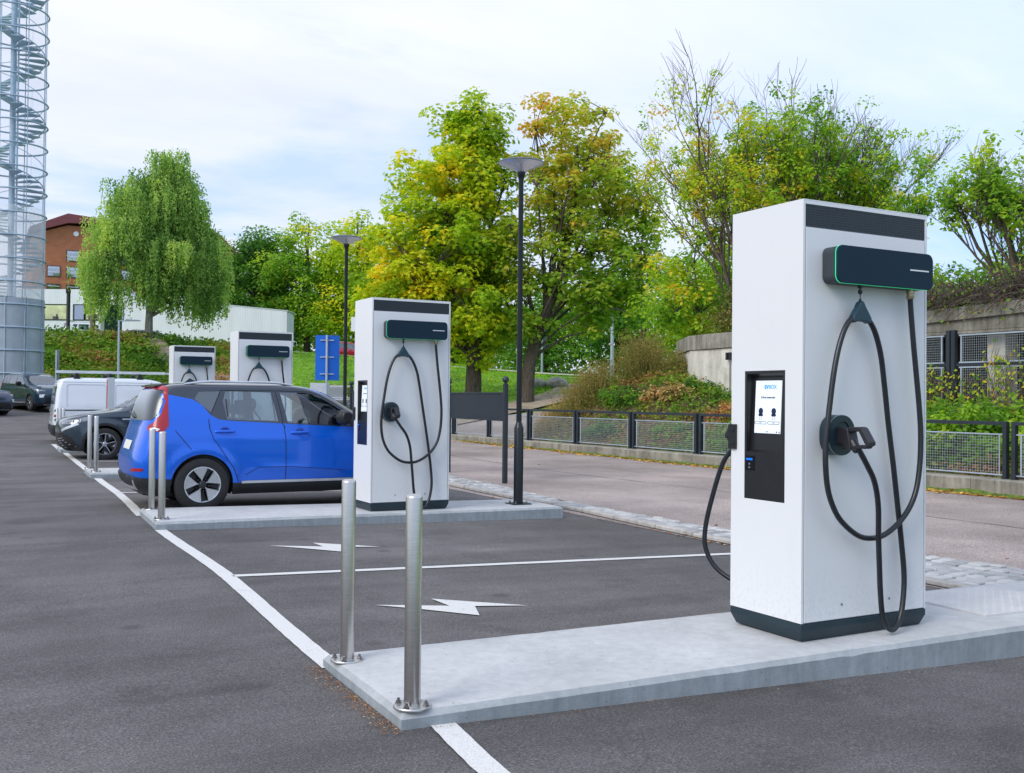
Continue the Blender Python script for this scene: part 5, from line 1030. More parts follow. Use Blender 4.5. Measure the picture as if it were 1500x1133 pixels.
    for x in (.80,3.52):
        b.lathe([(.355,-.84),(.355,.84)],(x,0,.32),n=36,axis='y',cap=False)
        for s in (-1,1): b.lathe([(0,.56*s),(.355,.56*s)],(x,0,.32),n=36,axis='y',cap=False)
    o=b.build('underbody','well_black',t); bm=bmesh.new(); bm.from_mesh(o.data); bmesh.ops.bisect_plane(bm,geom=bm.verts[:]+bm.edges[:]+bm.faces[:],plane_co=(0,0,.225),plane_no=(0,0,-1),clear_outer=True); bm.to_mesh(o.data); bm.free()
    for x in (.62,1.5,2.3):
        b=MB(); b.box(x-.02,x+.02,-.68,.68,1.935,1.975)
        for s in (-1,1): b.prism([(x-.10,1.80),(x+.10,1.80),(x+.06,1.90),(x+.03,1.975),(x-.03,1.975),(x-.06,1.90)],s*.68-.04,s*.68+.04,'y')
        b.build('roof_bar','trim_black',t,bevel=.004)
    b=MB(); b.box(2.45,2.6,-.7,.7,.3,1.7); b.build('bulkhead','cabin',t)
    for s in (-1,1): seat(t,2.95,s*.38)
    b=MB(); b.prism([(3.45,.6),(3.9,.6),(3.85,1.16),(3.5,1.15)],-.76,.76,'y'); b.build('dashboard','cabin',t)
    return t
def build_cars():
    plain('paint_blue_shaded',(.003,.035,.30),.3,coat=1)  # darker copy of the blue paint for the shaded handle hollow
    z=lotz(2.5,13.6)
    crossover('bright blue crossover with black roof and tall red tail lamps beside the second island',(1.84,13.62,z),0,'paint_blue','paint_roof','petal')
    suv('dark navy car parked nose out beyond the blue car, with black and silver wheels',(6.45,24.15,lotz(4,24)+.01),math.pi,'paint_navy')
    van('white panel van with a ladder tube on its roof bars, beyond the dark navy car',(2.28,31.45,lotz(3,31)),0)
    # ladder tube lying on the roof bars
    zz=lotz(3,31); t=thing('ladder','aluminium ladder lying on the roof bars of the white van','ladder',(2.28,31.45,zz+.05))
    for y in (-.60,-.30):
        b=MB(); b.box(.10,3.0,y-.02,y+.02,1.93,2.0); b.build('stile','white_alloy',t,bevel=.004)
    b=MB(); 
    for k in range(9): b.tube([(.45+.3*k,-.60,1.975),(.45+.3*k,-.30,1.975)],.014,8)
    b.build('rungs','galvanised',t); b=MB(); b.box(2.75,3.75,-.58,-.55,1.94,1.985); b.box(2.75,3.75,-.35,-.32,1.94,1.985); b.prism([(3.72,1.93),(3.86,1.90),(3.92,2.04),(3.84,2.05),(3.78,1.995)],-.6,-.3,'y'); b.build('extension','white_alloy',t,bevel=.004)
    crossover('dark teal crossover facing the camera beside the stair tower foot',(2.35,51.6,T(2.6,50)+.03),R_(-70),'paint_teal','paint_teal','plain',False)
    crossover('dark indigo car cut by the left edge of the picture',(-1.15,49.0,T(.5,47)-.02),R_(-52),'paint_indigo','paint_indigo','plain',False)
    crossover('red car on the far road behind the blue sign',(22.0,68.3,T(24,67)-.55),R_(-10),'paint_red','paint_red','plain',False)
    crossover('black estate car seen only by its roof behind the blue car',(11.6,36.8,T(11,36)),R_(200),'paint_greydark','paint_greydark','plain',False)
    crossover('black car with lime green light in its windows beside the second lamp',(13.9,40.8,T(14,40)),R_(250),'paint_greydark','paint_greydark','plain',False,glassmat='glass_clear')
    crossover('white car behind the hill crest, before the white building',(5.6,71,T(7,71)-.6),0,'paint_white','paint_white','plain',False)
    crossover('silver car on the hilltop right of the green kiosk',(9.2,70.2,T(11,70)-.95),0,'paint_silver','paint_roof','plain',False)
# ------------------------------------------------------------------ foliage
def np_mesh(name,V,F,mat,parent=None,tint=None,smooth=False):
    """V (n,3); F (m,k) constant face size"""
    me=bpy.data.meshes.new(name); V=np.asarray(V,np.float32); F=np.asarray(F,np.int32); m,k=F.shape
    me.vertices.add(len(V)); me.vertices.foreach_set('co',V.ravel()); me.loops.add(m*k); me.loops.foreach_set('vertex_index',F.ravel())
    me.polygons.add(m); me.polygons.foreach_set('loop_start',np.arange(0,m*k,k,dtype=np.int32)); me.polygons.foreach_set('loop_total',np.full(m,k,np.int32))
    if tint is not None:
        a=me.attributes.new('tint','FLOAT','POINT'); a.data.foreach_set('value',np.asarray(tint,np.float32))
    me.materials.append(M(mat)); me.update(calc_edges=True)
    if smooth: me.polygons.foreach_set('use_smooth',np.ones(m,bool))
    o=bpy.data.objects.new(name,me); COL.objects.link(o)
    if parent: o.parent=parent
    return o
def unit(v): return v/np.maximum(np.linalg.norm(v,axis=-1,keepdims=True),1e-9)
def leaf_quads(C,D,Nn,L,W,tint):
    """diamond leaves: C base points, D direction, Nn normal"""
    n=len(C); S=unit(np.cross(D,Nn)); L=np.asarray(L).reshape(-1,1)*np.ones((n,1)); W=np.asarray(W).reshape(-1,1)*np.ones((n,1))
    a=C; b=C+D*L*.55+S*W*.5-Nn*L*.04; c=C+D*L-Nn*L*.12; d=C+D*L*.55-S*W*.5-Nn*L*.04
    V=np.stack([a,b,c,d],1).reshape(-1,3); F=np.arange(4*n).reshape(n,4); return V,F,np.repeat(tint,4)
def rdir(n,zb=0.,zs=1.):
    v=NR.normal(size=(n,3)); v[:,2]=v[:,2]*zs+zb; return unit(v)
def join(parts):
    Vs=[];Fs=[];Ts=[];o=0
    for V,F,Tn in parts: Vs.append(V);Fs.append(F+o);Ts.append(Tn);o+=len(V)
    return np.concatenate(Vs),np.concatenate(Fs),np.concatenate(Ts)
def clump_leaves(cen,rad,per,size,tf,kind='simple',flat=.62,tj=.09,cj=.12):
    """leaves on domed clumps. tf(points)->base tint"""
    n=len(cen); k=np.repeat(np.arange(n),per); ct=NR.normal(0,cj,n)[k]
    d=rdir(len(k),.35,.9); r=NR.uniform(.55,1.08,len(k))[:,None]
    P=cen[k]+d*r*rad[k][:,None]*np.array([1,1,flat])
    nrm=unit(d*.6+np.array([0,0,.8])+NR.normal(0,.35,(len(k),3))); dirn=unit(np.cross(nrm,NR.normal(size=(len(k),3)))+d*.35-np.array([0,0,.25]))
    tn=np.clip(tf(P)+ct+NR.normal(0,tj,len(k)),0,1); s=size*NR.uniform(.7,1.25,len(k))
    if kind=='palm':
        out=[]
        side=unit(np.cross(nrm,dirn))
        for a in (-75,-38,0,38,75):
            q=unit(dirn*math.cos(R_(a))+side*math.sin(R_(a))-np.array([0,0,.25])); out.append(leaf_quads(P,q,nrm,s*(1 if abs(a)<50 else .75),s*.42,np.clip(tn+NR.normal(0,.03,len(k)),0,1)))
        return join(out)
    return leaf_quads(P,dirn,nrm,s,s*.62,tn)
def lobes_pts(lobes,n,pw=2.0,zcut=-.9):
    L=np.array(lobes,float); vol=L[:,3]*L[:,4]*L[:,5]; vol=vol**.8; k=NR.choice(len(L),n,p=vol/vol.sum())
    d=rdir(n); d[:,2]=np.maximum(d[:,2],zcut); r=NR.uniform(0.05,1,n)**(1/pw)
    return L[k,:3]+d*r[:,None]*L[k,3:6]
def branch_path(a,b,sag=.0,wob=.12,n=7):
    a=np.array(a,float); b=np.array(b,float); l=np.linalg.norm(b-a); m=a*.5+b*.5+np.array([0,0,l*.12-sag]); m[:2]=a[:2]*.62+b[:2]*.38
    out=[]
    for i in range(n):
        t=i/(n-1); p=(1-t)**2*a+2*t*(1-t)*m+t*t*b; p=p+NR.normal(0,wob*l*.06,3)*(0<i<n-1); out.append(tuple(p))
    return out
def skeleton(t,base,trunk_pts,r0,targets,rl=.11,mat='bark',tw=None,start=(.25,.9)):
    b=MB(); P=catmull(trunk_pts,5); k=len(P); rr=[r0*(1-.82*(i/(k-1))) for i in range(k)]; rr[0]*=1.35; rr[1]*=1.12
    b.tube(P,rr,12)
    for c in targets:
        h=(c[2]-P[0].z)/(P[-1].z-P[0].z); f=min(.96,max(start[0],h*.72*rnd.uniform(.75,1.0))); i=int(f*(k-1)); a=P[i]
        pts=branch_path(tuple(a),c); r=min(rr[i]*.6,rl*rnd.uniform(.6,1.2)); b.tube(pts,[r*(1-.8*j/6) for j in range(7)],6)
    o=b.build('trunk',mat,t,smooth=True,angle=70); return o
def fine_twigs(t,cen,tg,mat='twig',r=.02,name='branch'):
    """short branches from limb ends to nearby clumps"""
    b=MB(); 
    for c in cen:
        d=np.linalg.norm(tg-c,axis=1); j=int(np.argmin(d)); 
        if d[j]<.2: continue
        pts=branch_path(tg[j],c,n=4); b.tube(pts,[r*1.4,r,r*.7,r*.35],4,cap=False)
    o=b.build(name,mat,t); o['kind']='stuff'; return o
def tree(name,label,base,h,lobes,K,rad,per,size,mat,tf,kind='simple',r0=.3,trunk=None,nlimb=26,bark='bark',group=None,flat=.62,pw=2.0,cj=.12,twigs=True,loc=None,zcut=-.9):
    """lobes are relative to the base"""
    t=thing(name,label,'tree',base,0,group)
    cen=lobes_pts(lobes,K,pw,zcut); cr=NR.uniform(rad*.65,rad*1.3,K)
    V,F,Tn=clump_leaves(cen,cr,per,size,tf,kind,flat,cj=cj)
    np_mesh('crown',V,F,mat,t,Tn)
    tg=cen[NR.choice(K,min(nlimb,K),replace=False)]
    tp=trunk or [(0,0,-.4),(0,.05,h*.2),(.1,0,h*.45),(0,.1,h*.7),(.05,0,h*.9)]
    skeleton(t,base,tp,r0,tg.tolist(),mat=bark)
    if twigs: fine_twigs(t,cen,tg,r=.022 if r0>.2 else .012)
    return t
def build_trees():
    # big yellow-green chestnut
    z=T(20.5,41.2)-.1
    tree('chestnut_tree','large green and yellow horse chestnut behind the second charging station',(20.5,41.2,z),14,
      [(-.4,0,12.2,1.9,1.8,1.9),(-.2,0,10.6,2.4,2.0,2.0),(-1.5,0,9.4,2.6,2.3,2.2),(-2.1,-.2,6.8,3.3,2.8,2.3),(0,-.3,7.6,2.5,2.4,2.8),(-3.5,-.4,4.9,2.4,2.2,1.7),(-1.3,-.6,4.3,3.1,2.6,1.7),(.7,-.3,4.6,2.0,2.2,2.3),(-4.5,0,3.8,1.5,1.6,1.3),(.1,0,2.6,1.7,1.6,1.0)],
      600,.66,72,.155,'leaf_chestnut',lambda P:.40+.07*np.sin(P[:,2]*.9+P[:,0]*.8)-.015*P[:,0],'palm',.42,[(0,0,-.5),(.05,0,2),(-.05,.1,5),(-.3,0,8.5),(-.4,0,12)],34)
    z=T(22.2,39.2)-.1
    tree('chestnut_tree','rust tinted horse chestnut with a leaning forked trunk, right of the near black lamp',(22.2,39.2,z),14.5,
      [(1.6,0,12.8,1.7,1.6,1.6),(3.5,.2,12.2,1.9,1.8,1.7),(.9,0,11.0,1.5,1.6,1.8),(5.3,0,10.0,1.7,1.7,1.7),(5.6,0,7.9,2.2,2.0,1.9),(2.2,0,9.4,2.7,2.4,2.3),(6.0,.2,5.9,1.8,1.8,1.5),(2.9,-.2,6.2,2.9,2.4,2.1),(-.4,0,6.6,1.5,1.8,2.0),(4.2,-.3,4.1,2.0,1.9,1.2),(-.2,-.3,3.6,1.3,1.3,1.0)],
      470,.64,54,.150,'leaf_rusty',lambda P:.20+.036*(P[:,2])-.012*(P[:,0]),'palm',.36,[(0,0,-.5),(.1,0,1.6),(.6,0,3.4),(1.5,0,5.4),(2.2,0,8.5),(2.6,0,12)],24,cj=.10)
    # birch on the hill
    z=4.85; base=(9.75,62.5,z); t=thing('weeping_birch','weeping birch with a pale trunk on top of the green slope','tree',base)
    global NR
    keep_rng=NR; NR=np.random.default_rng(5)
    skel=[]; cen=np.array([1.03,1.03,1.0])*lobes_pts([(.9,0,10.3,1.0,1.1,1.2),(1.4,0,9.0,1.4,1.4,1.4),(-1.3,0,8.7,1.0,1.2,1.2),(0,-.2,8.7,1.4,1.3,1.5),(-.2,0,7.6,2.3,2.2,1.4),(2.3,0,7.2,1.2,1.4,1.4),(-2.0,0,6.2,1.5,1.8,1.3),(.6,-.2,5.6,3.0,2.6,1.6),(3.2,0,5.2,1.5,1.6,1.4),(-2.8,0,4.6,1.0,1.2,1.3),(3.3,0,3.6,1.0,1.1,1.2),(-2.2,0,2.9,1.2,1.4,.8),(2.6,-.3,2.9,1.7,1.4,.9),(.2,-.6,3.9,2.2,1.5,.9)],400,1.7)
    V=[];Cc=[];Tt=[]
    b=MB()
    for c in cen:
        ns=NR.integers(9,15); ct=NR.normal(0,.15)
        for _ in range(ns):
            a=NR.uniform(0,2*math.pi); r=NR.uniform(.1,.6); L=NR.uniform(.6,2.3); L=min(L,c[2]+.2-(.55 if math.hypot(c[0],c[1])>1.2 else 1.5))
            if L<.3: continue
            n=int(L*19); tt=NR.uniform(0,1,n); x=c[0]+math.cos(a)*r*(1+.35*np.sqrt(tt)); y=c[1]+math.sin(a)*r*(1+.35*np.sqrt(tt)); zz=c[2]+.25-L*tt
            P=np.stack([x,y,zz],1)+NR.normal(0,.055,(n,3)); Cc.append(P); Tt.append(np.clip(.34+ct+NR.normal(0,.13,n)+.1*(a>2.5)*(a<4.2)+(P[:,0]<-2.4)*.15,0,1))
    P=np.concatenate(Cc); Tn=np.concatenate(Tt); n=len(P); D=unit(NR.normal(size=(n,3))*.55+np.array([0,0,-.9])); Nn=unit(NR.normal(size=(n,3))+np.array([-.2,-.4,.3])); s=NR.uniform(.10,.17,n)
    V,F,Tn=leaf_quads(P,D,Nn,s*1.15,s*.62,Tn); np_mesh('crown',V,F,'leaf_birch',t,Tn)
    tg=cen[NR.choice(len(cen),40,replace=False)]; skeleton(t,base,[(0,0,-.5),(.02,0,1.2),(.1,0,3),(-.05,0,5),(.15,0,8.5)],.26,tg.tolist(),.09,'bark_pale')
    b=MB(); 
    for k in range(9):
        a=k*.7; b.tube([(0,0,.35),(.45*math.cos(a),.4*math.sin(a),.05),(1.1*math.cos(a),.9*math.sin(a)-.1,-.35)],[.13,.09,.03],6)
    b.build('root','bark',t,smooth=True)
    fine_twigs(t,cen,tg,'bark',.016); NR=keep_rng
    # wood behind : beeches left of the chestnut
    for i,(x,y,zb,h,w,l,mt,tb) in enumerate(((21.8,85,5.1,10.8,4.6,'dark green tree touching the brick gable, leftmost of the wood','leaf_dark',.38),(25.2,81.5,5.0,12.0,4.8,'tall bright green tree in the middle of the wood behind the lawn','leaf_green',.50),(28.4,78.5,4.8,12.2,4.4,'olive green tree of the wood directly left of the yellow chestnut','leaf_chestnut',.33),(23.6,92,5.2,11.0,4.4,'dark backmost tree peeping between its neighbours above the white building','leaf_dark',.3),(29.5,63,4,8,3.5,'bushy green tree behind the yellow chestnut','leaf_green',.3))):
        tree('broadleaf_tree',l,(x,y,zb),h,[(0,0,h*.80,w*.50,w*.5,h*.17),(-w*.35,0,h*.62,w*.62,w*.6,h*.20),(w*.40,0,h*.60,w*.6,w*.6,h*.22),(0,-w*.2,h*.42,w*.9,w*.7,h*.20),(-w*.4,0,h*.22,w*.6,w*.6,h*.16),(w*.4,-.3,h*.22,w*.6,w*.6,h*.17)],
             210,1.0,70,.30,mt,lambda P,tb=tb,i=i:tb+.12*np.sin(P[:,0]*1.1+P[:,2]*.7+i)+.02*(P[:,2]-5),'simple',.3,None,16,group='trees of the wood behind the lawn',twigs=False,cj=.16)
    # low background shrubs and trees right of the rusty chestnut
    for i,(x,y,zb,h,w,l,mt,tb) in enumerate(((35.5,60,3.2,6.5,3.6,'grey green tree beyond the far lawn, near the thin poles','leaf_green',.33),(41.5,60,3.3,7.5,4.0,'dense green tree beyond the distant grey lamp','leaf_dark',.45),(47,57,3.3,9.5,4.5,'tall light green tree beyond the grey lamp, right side','leaf_lime',.35),(31.5,66,3.4,7,3.8,'distant green tree between the two chestnut trunks','leaf_green',.4),(52,54,3.3,9,4.5,'background tree behind the concrete wall end','leaf_lime',.45))):
        tree('broadleaf_tree',l,(x,y,zb),h,[(0,0,h*.75,w*.5,w*.5,h*.22),(-w*.4,0,h*.5,w*.6,w*.6,h*.22),(w*.4,0,h*.5,w*.6,w*.6,h*.24),(0,-.4,h*.25,w*.95,w*.7,h*.22)],150,.9,55,.27,mt,lambda P,tb=tb,i=i:tb+.12*np.sin(P[:,0]*1.3+P[:,2]*.9+i),'simple',.2,None,12,group='background trees beyond the far lawn',twigs=False)
    # half bare trees above the wall
    def upswept(label,base,h,spread,seed,leafK,tints,lean=0,mat='leaf_lime',bare=.80,n0=9,leafsize=.12):
        rn=random.Random(seed); t=thing('half_bare_tree',label,'tree',base,0,'half bare trees above the retaining wall'); b=MB(); tips=[]; mids=[]; rn.random()
        def grow(p,d,l,r,lev):
            pts=[p]; q=p; dd=d.copy(); n=4
            for i in range(n):
                dd=(dd+Vector((rn.uniform(-.16,.16),rn.uniform(-.16,.16),rn.uniform(.0,.12)))).normalized(); q=q+dd*l/n; pts.append(q)
            b.tube(pts,[r*(1-.45*i/n) for i in range(n+1)],7 if lev<2 else (5 if lev<3 else 3),cap=False)
            for pt in pts[1:]: (tips if lev>=3 else mids).append(tuple(pt))
            if lev>=4: return
            k=rn.choice((3,4)) if lev<2 else (4 if lev==2 else 5)
            for j in range(k):
                f=rn.uniform(.45,1) if j else 1; a=pts[max(1,int(round(f*n)))]; ax=Vector((rn.gauss(0,1),rn.gauss(0,1),0)); sp=(.30,.34,.42,.55)[min(lev,3)]
                nd=(dd+ax.normalized()*sp*1.25*rn.uniform(.5,1.4)+Vector((0,0,.02))).normalized(); grow(a,nd,l*rn.uniform(.55,.78),r*(.46 if j else .60),lev+1)
        for k in range(n0):
            a=2*math.pi*k/n0+rn.uniform(-.3,.3); d=Vector((math.cos(a)*spread*rn.uniform(.5,1.1)+lean,math.sin(a)*spread*.8,1)).normalized(); grow(Vector((math.cos(a)*.15,math.sin(a)*.15,-.2)),d,h*.35*rn.uniform(.8,1.1),.085,0)
        b.build('branches','twig',t,smooth=True,angle=70)
        tp=np.array(tips); zt=tp[:,2]; keep=NR.uniform(0,1,len(tp))<np.clip((h*bare-zt)/(h*.22),0.03,1); tp=tp[keep]; c=tp[NR.choice(len(tp),min(leafK,len(tp)),replace=False)]
        V,F,Tn=clump_leaves(c,NR.uniform(.14,.42,len(c)),30,leafsize,tints,'simple',.75,cj=.16); np_mesh('leaves',V,F,mat,t,Tn); return t
    tf=lambda P:.43+.20*np.sin(P[:,0]*.9+P[:,2]*.6)+.03*(P[:,2]-4)
    upswept('tall half bare tree with leafless top twigs, above the concrete wall',(22.0,24.3,3.0),10.3,.46,3,950,tf,-.03)
    upswept('shorter half bare tree with yellowing leaves, right behind the large charging station',(24.9,23.6,3.0),9.2,.42,5,900,tf,.03)
    upswept('sparse spreading tree at the right edge of the picture, over the concrete wall',(21.0,13.9,3.2),5.6,.66,8,330,lambda P:.42+.1*np.sin(P[:,0]*2+P[:,2]),0,'leaf_lime',1.25,8,.13)
    upswept('leafy sapling at the far right edge, nearest to the camera above the wall',(20.6,11.4,3.2),5.2,.6,12,300,lambda P:.4+.1*np.sin(P[:,0]*2+P[:,2]),0,'leaf_green',1.3,7,.12)
    # yellow-green shrubs above the wall
    for i,(x,y,zb,h,w,l,mt,tb,sz) in enumerate(((22.0,27.2,2.6,5.0,2.6,'yellow green shrub above the wall, left of the large charging station','leaf_lime',.5,.17),(24.5,29.5,2.4,5.2,2.8,'lime green shrub reaching left above the brown grasses','leaf_lime',.42,.17),(20.1,22.3,3.1,1.9,1.5,'grey green bush on top of the concrete wall end','leaf_brown',.16,.10),(24.6,23.6,3.1,3.2,2.0,'golden green shrub directly behind the top of the large charging station','leaf_lime',.55,.17),(28.0,24.0,3.1,3.2,3.0,'green shrub mass behind the half bare trees','leaf_green',.5,.18),(27.5,20.5,3.1,2.8,2.8,'green shrub behind the charging station top right','leaf_lime',.35,.17),(25.2,17.0,3.2,2.4,2.6,'dense green bush behind the right hand spreading tree','leaf_green',.45,.15),(23.8,13.0,3.2,2.2,2.6,'leafy bush behind the sapling on the wall','leaf_lime',.35,.15))):
        tree('shrub',l,(x,y,zb),h,[(0,0,h*.72,w*.55,w*.55,h*.26),(-w*.45,0,h*.45,w*.55,w*.55,h*.26),(w*.45,0,h*.45,w*.55,w*.55,h*.28),(0,-.2,h*.22,w*.9,w*.7,h*.24)],120,.42,60,sz,mt,lambda P,tb=tb,i=i:tb+.14*np.sin(P[:,0]*1.7+P[:,2]*1.3+i),'simple',.07,None,14,'twig',group='shrubs above the retaining wall',flat=.8)
    # dead tangle hanging over the wall
    t=thing('bramble_thicket','dark leafless bramble thicket hanging over the top of the concrete wall','thicket',(18.0,13.5,3.42)); b=MB()
    for k in range(1700):
        y=rnd.uniform(-4.5,5.0); p=Vector((rnd.uniform(.0,.7),y,rnd.uniform(-.1,.35))); d=Vector((rnd.uniform(-.9,.3),rnd.gauss(0,.5),rnd.uniform(.1,1))).normalized(); pts=[p]
        for i in range(5): d=(d+Vector((rnd.uniform(-.25,.1),rnd.uniform(-.25,.25),-.26))).normalized(); p=p+d*rnd.uniform(.10,.24); pts.append(p)
        b.tube(pts,[.010,.009,.008,.006,.005,.003],3,cap=False)
    b.build('stems','twig',t); n=1500; P=np.stack([NR.uniform(-.5,.8,n),NR.uniform(-4.5,5,n),NR.uniform(-.35,.75,n)],1); V,F,Tn=leaf_quads(P,rdir(n),rdir(n,.6),NR.uniform(.06,.12,n),NR.uniform(.04,.07,n),np.clip(NR.normal(.45,.2,n),0,1)); np_mesh('leaves',V,F,'leaf_cover',t,Tn)
def scatter_cover(name,region,n,size,mat,tf,hz=(.0,.25),tall=1.):
    """low leafy stuff on the terrain; region(n)->x,y"""
    x,y=region(n); z=np.array([T(a,b) for a,b in zip(x,y)]); k=7
    X=np.repeat(x,k)+NR.normal(0,size*1.1,n*k); Y=np.repeat(y,k)+NR.normal(0,size*1.1,n*k); hh=np.repeat(NR.uniform(hz[0],hz[1],n),k); Z=np.repeat(z,k)+hh*NR.uniform(.3,1.1,n*k)
    P=np.stack([X,Y,Z],1); tn=np.clip(tf(P)+np.repeat(NR.normal(0,.12,n),k)+NR.normal(0,.07,n*k),0,1)
    D=unit(NR.normal(size=(n*k,3))*np.array([1,1,.5])+np.array([0,0,.3*tall])); Nn=unit(NR.normal(0,.5,(n*k,3))+np.array([0,-.2,1])); s=size*NR.uniform(.7,1.4,n*k)
    V,F,Tn=leaf_quads(P,D,Nn,s,s*.6,tn); return struct(np_mesh(name,V,F,mat,None,Tn),'stuff')
def build_cover():
    def hill(n):
        x=NR.uniform(-22,14.5,n); y=NR.uniform(52.2,62.8,n); p=(np.abs(x-(9.6+(62.5-y)*.32))>.55)|(NR.uniform(0,1,n)<.12); return x[p],y[p]
    def S(name,reg,n,*a,**k):
        x,y=reg(n); return scatter_cover(name,lambda m:(x,y),len(x),*a,**k)
    S('hill_ground_cover',hill,10500,.20,'leaf_cover',lambda P:.40+.30*np.sin(P[:,0]*1.1+P[:,1]*.6)*np.sin(P[:,1]*.9+P[:,0]*.3)+.12*np.exp(-((P[:,1]-53)/1.5)**2)+(P[:,0]>9)*(P[:,1]<57)*.12,hz=(.05,.5))
    def lawn(n): return NR.uniform(14.5,30,n),NR.uniform(40,66,n)
    S('lawn_grass_tufts',lawn,5200,.10,'leaf_lime',lambda P:.30+.12*np.sin(P[:,0]*.8)*np.sin(P[:,1]*.7),hz=(0,.08),tall=3)
    def emb(n):
        y=NR.uniform(7,26.5,n); x=15.45+NR.uniform(0,1,n)**.8*(2.6+np.maximum(0,y-19)*.25); return x,y
    S('embankment_undergrowth',emb,5600,.092,'leaf_cover',lambda P:.52+.34*np.sin(P[:,1]*1.9+P[:,0]*2.1)*np.sin(P[:,1]*.8+1),hz=(.02,.36))
    for i,(x,y,h,w,l,mt,tb) in enumerate(((17.3,22.6,.7,.7,'low rusty shrub in the middle of the bank','leaf_brown',.75),(16.5,21.0,.5,.6,'small bright green nettle patch above the third and fourth railing sections','leaf_green',.4),(17.4,19.7,.55,.6,'low reddish bramble mound near the foot of the concrete wall','leaf_brown',.9),(16.2,18.6,.5,.6,'green weed mound low on the bank beside the charging station edge','leaf_green',.5),(17.0,24.3,.8,.8,'olive bush between the brown grasses and the bank','leaf_green',.25),(18.0,22.2,.6,.6,'dark weedy mound against the concrete wall end','leaf_dark',.5),(16.2,23.9,.5,.6,'bluish green herb patch behind the railing','leaf_dark',.6))):
        tree('shrub',l,(x,y,T(x,y)-.12),h,[(0,0,h*.35,w*.7,w*1.0,h*.4),(.2,-w*.7,h*.22,w*.5,w*.7,h*.3),(-.15,w*.7,h*.22,w*.5,w*.7,h*.3)],60,.14,55,.085,mt,lambda P,tb=tb:tb+.12*np.sin(P[:,1]*4),'simple',.02,None,6,'twig',group='low shrubs on the bank',flat=.8)
    def emb2(n): y=NR.uniform(7,17.5,n); return 16.1+NR.uniform(0,1.5,n),y
    S('leafy_weeds',emb2,2300,.13,'leaf_green',lambda P:.42+.15*np.sin(P[:,1]*2.3),hz=(.15,.62))
    # fallen leaves by the wall and at the island feet
    n=2600; y=NR.uniform(6,31,n); x=14.88-np.abs(NR.normal(0,.13,n))*(1+.6*np.sin(y*1.7)); z=np.array([lotz(a,b) for a,b in zip(x,y)])+.014+NR.uniform(0,.02,n)
    x2=np.concatenate([1.70-np.abs(NR.normal(0,.05,900)),NR.uniform(1.75,6,160),nearx(9)-np.abs(NR.normal(0,.05,120)),NR.uniform(7.2,14.8,90),NR.uniform(-1,7,70)]); y2=np.concatenate([NR.uniform(4.05,5.25,900),4.06-np.abs(NR.normal(0,.03,160))-(0),NR.uniform(6,14,120),NR.uniform(5,28,90),NR.uniform(3,12,70)])
    m=(x2>1.75)&(y2>3.7)&(y2<4.07); y2[m]=4.07-.055*(x2[m]-1.71)-np.abs(NR.normal(0,.02,m.sum()))
    z2=np.array([lotz(a,b) for a,b in zip(x2,y2)])+.012
    def lv(x,y,z,s,nm):
        P=np.stack([x,y,z],1); k=len(P); V,F,Tn=leaf_quads(P,unit(NR.normal(size=(k,3))*np.array([1,1,.12])),unit(NR.normal(0,.25,(k,3))+np.array([0,0,1])),s,s*.7,NR.uniform(0,1,k)); struct(np_mesh(nm,V,F,'crumb' if nm=='leaf_crumbs' else 'leaf_litter',None,Tn),'stuff')
    lv(x,y,z,NR.uniform(.05,.11,n),'fallen_leaves'); ok=~((x2>1.7)&(x2<7.1)&(y2>4.1)&(y2<5.25)); x2,y2,z2=x2[ok],y2[ok],z2[ok]; lv(x2,y2,z2,NR.uniform(.004,.013,len(x2))*(1+4*(x2>7)),'leaf_crumbs')
    # brown tall grasses
    specs=[(16.9,26.2,1.45,.85,'brown feathery grass clump nearest the street behind the railing'),(18.1,25.0,1.75,.75,'tall tan grass clump in the middle of the slope'),(19.3,26.4,1.8,.8,'tall brown grass clump before the yellow shrub'),(20.6,28.4,1.9,.9,'rear straw coloured grass clump near the distant lamp'),(16.3,27.2,.9,.8,'low reddish grass clump at the street edge'),(18.7,23.9,1.0,.6,'dark brown weed clump at the foot of the concrete wall end')]
    for (x,y,h,w,l) in specs:
        z=T(x,y); t=thing('tall_grass',l,'grass clump',(x,y,z-.05),0,'brown grass clumps on the slope'); n=int(620*w); b=MB(); C=[];Dd=[];tt=[]
        bx=NR.normal(0,w*.42,n); by=NR.normal(0,w*.42,n)
        Vs=[];Fs=[];Ts=[]
        hh=h*NR.uniform(.55,1.05,n)*np.exp(-(bx**2+by**2)/(w*w*1.6)); lx=bx*.35+NR.normal(0,.17,n); ly=by*.25+NR.normal(0,.12,n)
        gz=np.array([T(x+a,y+c) for a,c in zip(bx,by)])-z; S_=np.stack([bx,by,gz],1); E=S_+np.stack([lx*hh,ly*hh,hh],1); Sd=unit(np.stack([NR.normal(size=n),NR.normal(size=n),np.zeros(n)],1))*.006
        Mp=(S_+E)/2+np.stack([lx*.1,ly*.1,hh*.05],1); V=np.stack([S_-Sd,S_+Sd,Mp+Sd*.7,Mp-Sd*.7],1).reshape(-1,3); V2=np.stack([Mp-Sd*.7,Mp+Sd*.7,E+Sd*.2,E-Sd*.2],1).reshape(-1,3); sh=NR.normal(-.10,.10); tn=np.clip(NR.normal(.58+sh,.16,n),0,1)
        VV=np.concatenate([V,V2]); FF=np.arange(len(VV)).reshape(-1,4); np_mesh('stalks',VV,FF,'leaf_brown',t,np.concatenate([np.repeat(tn,4)]*2))
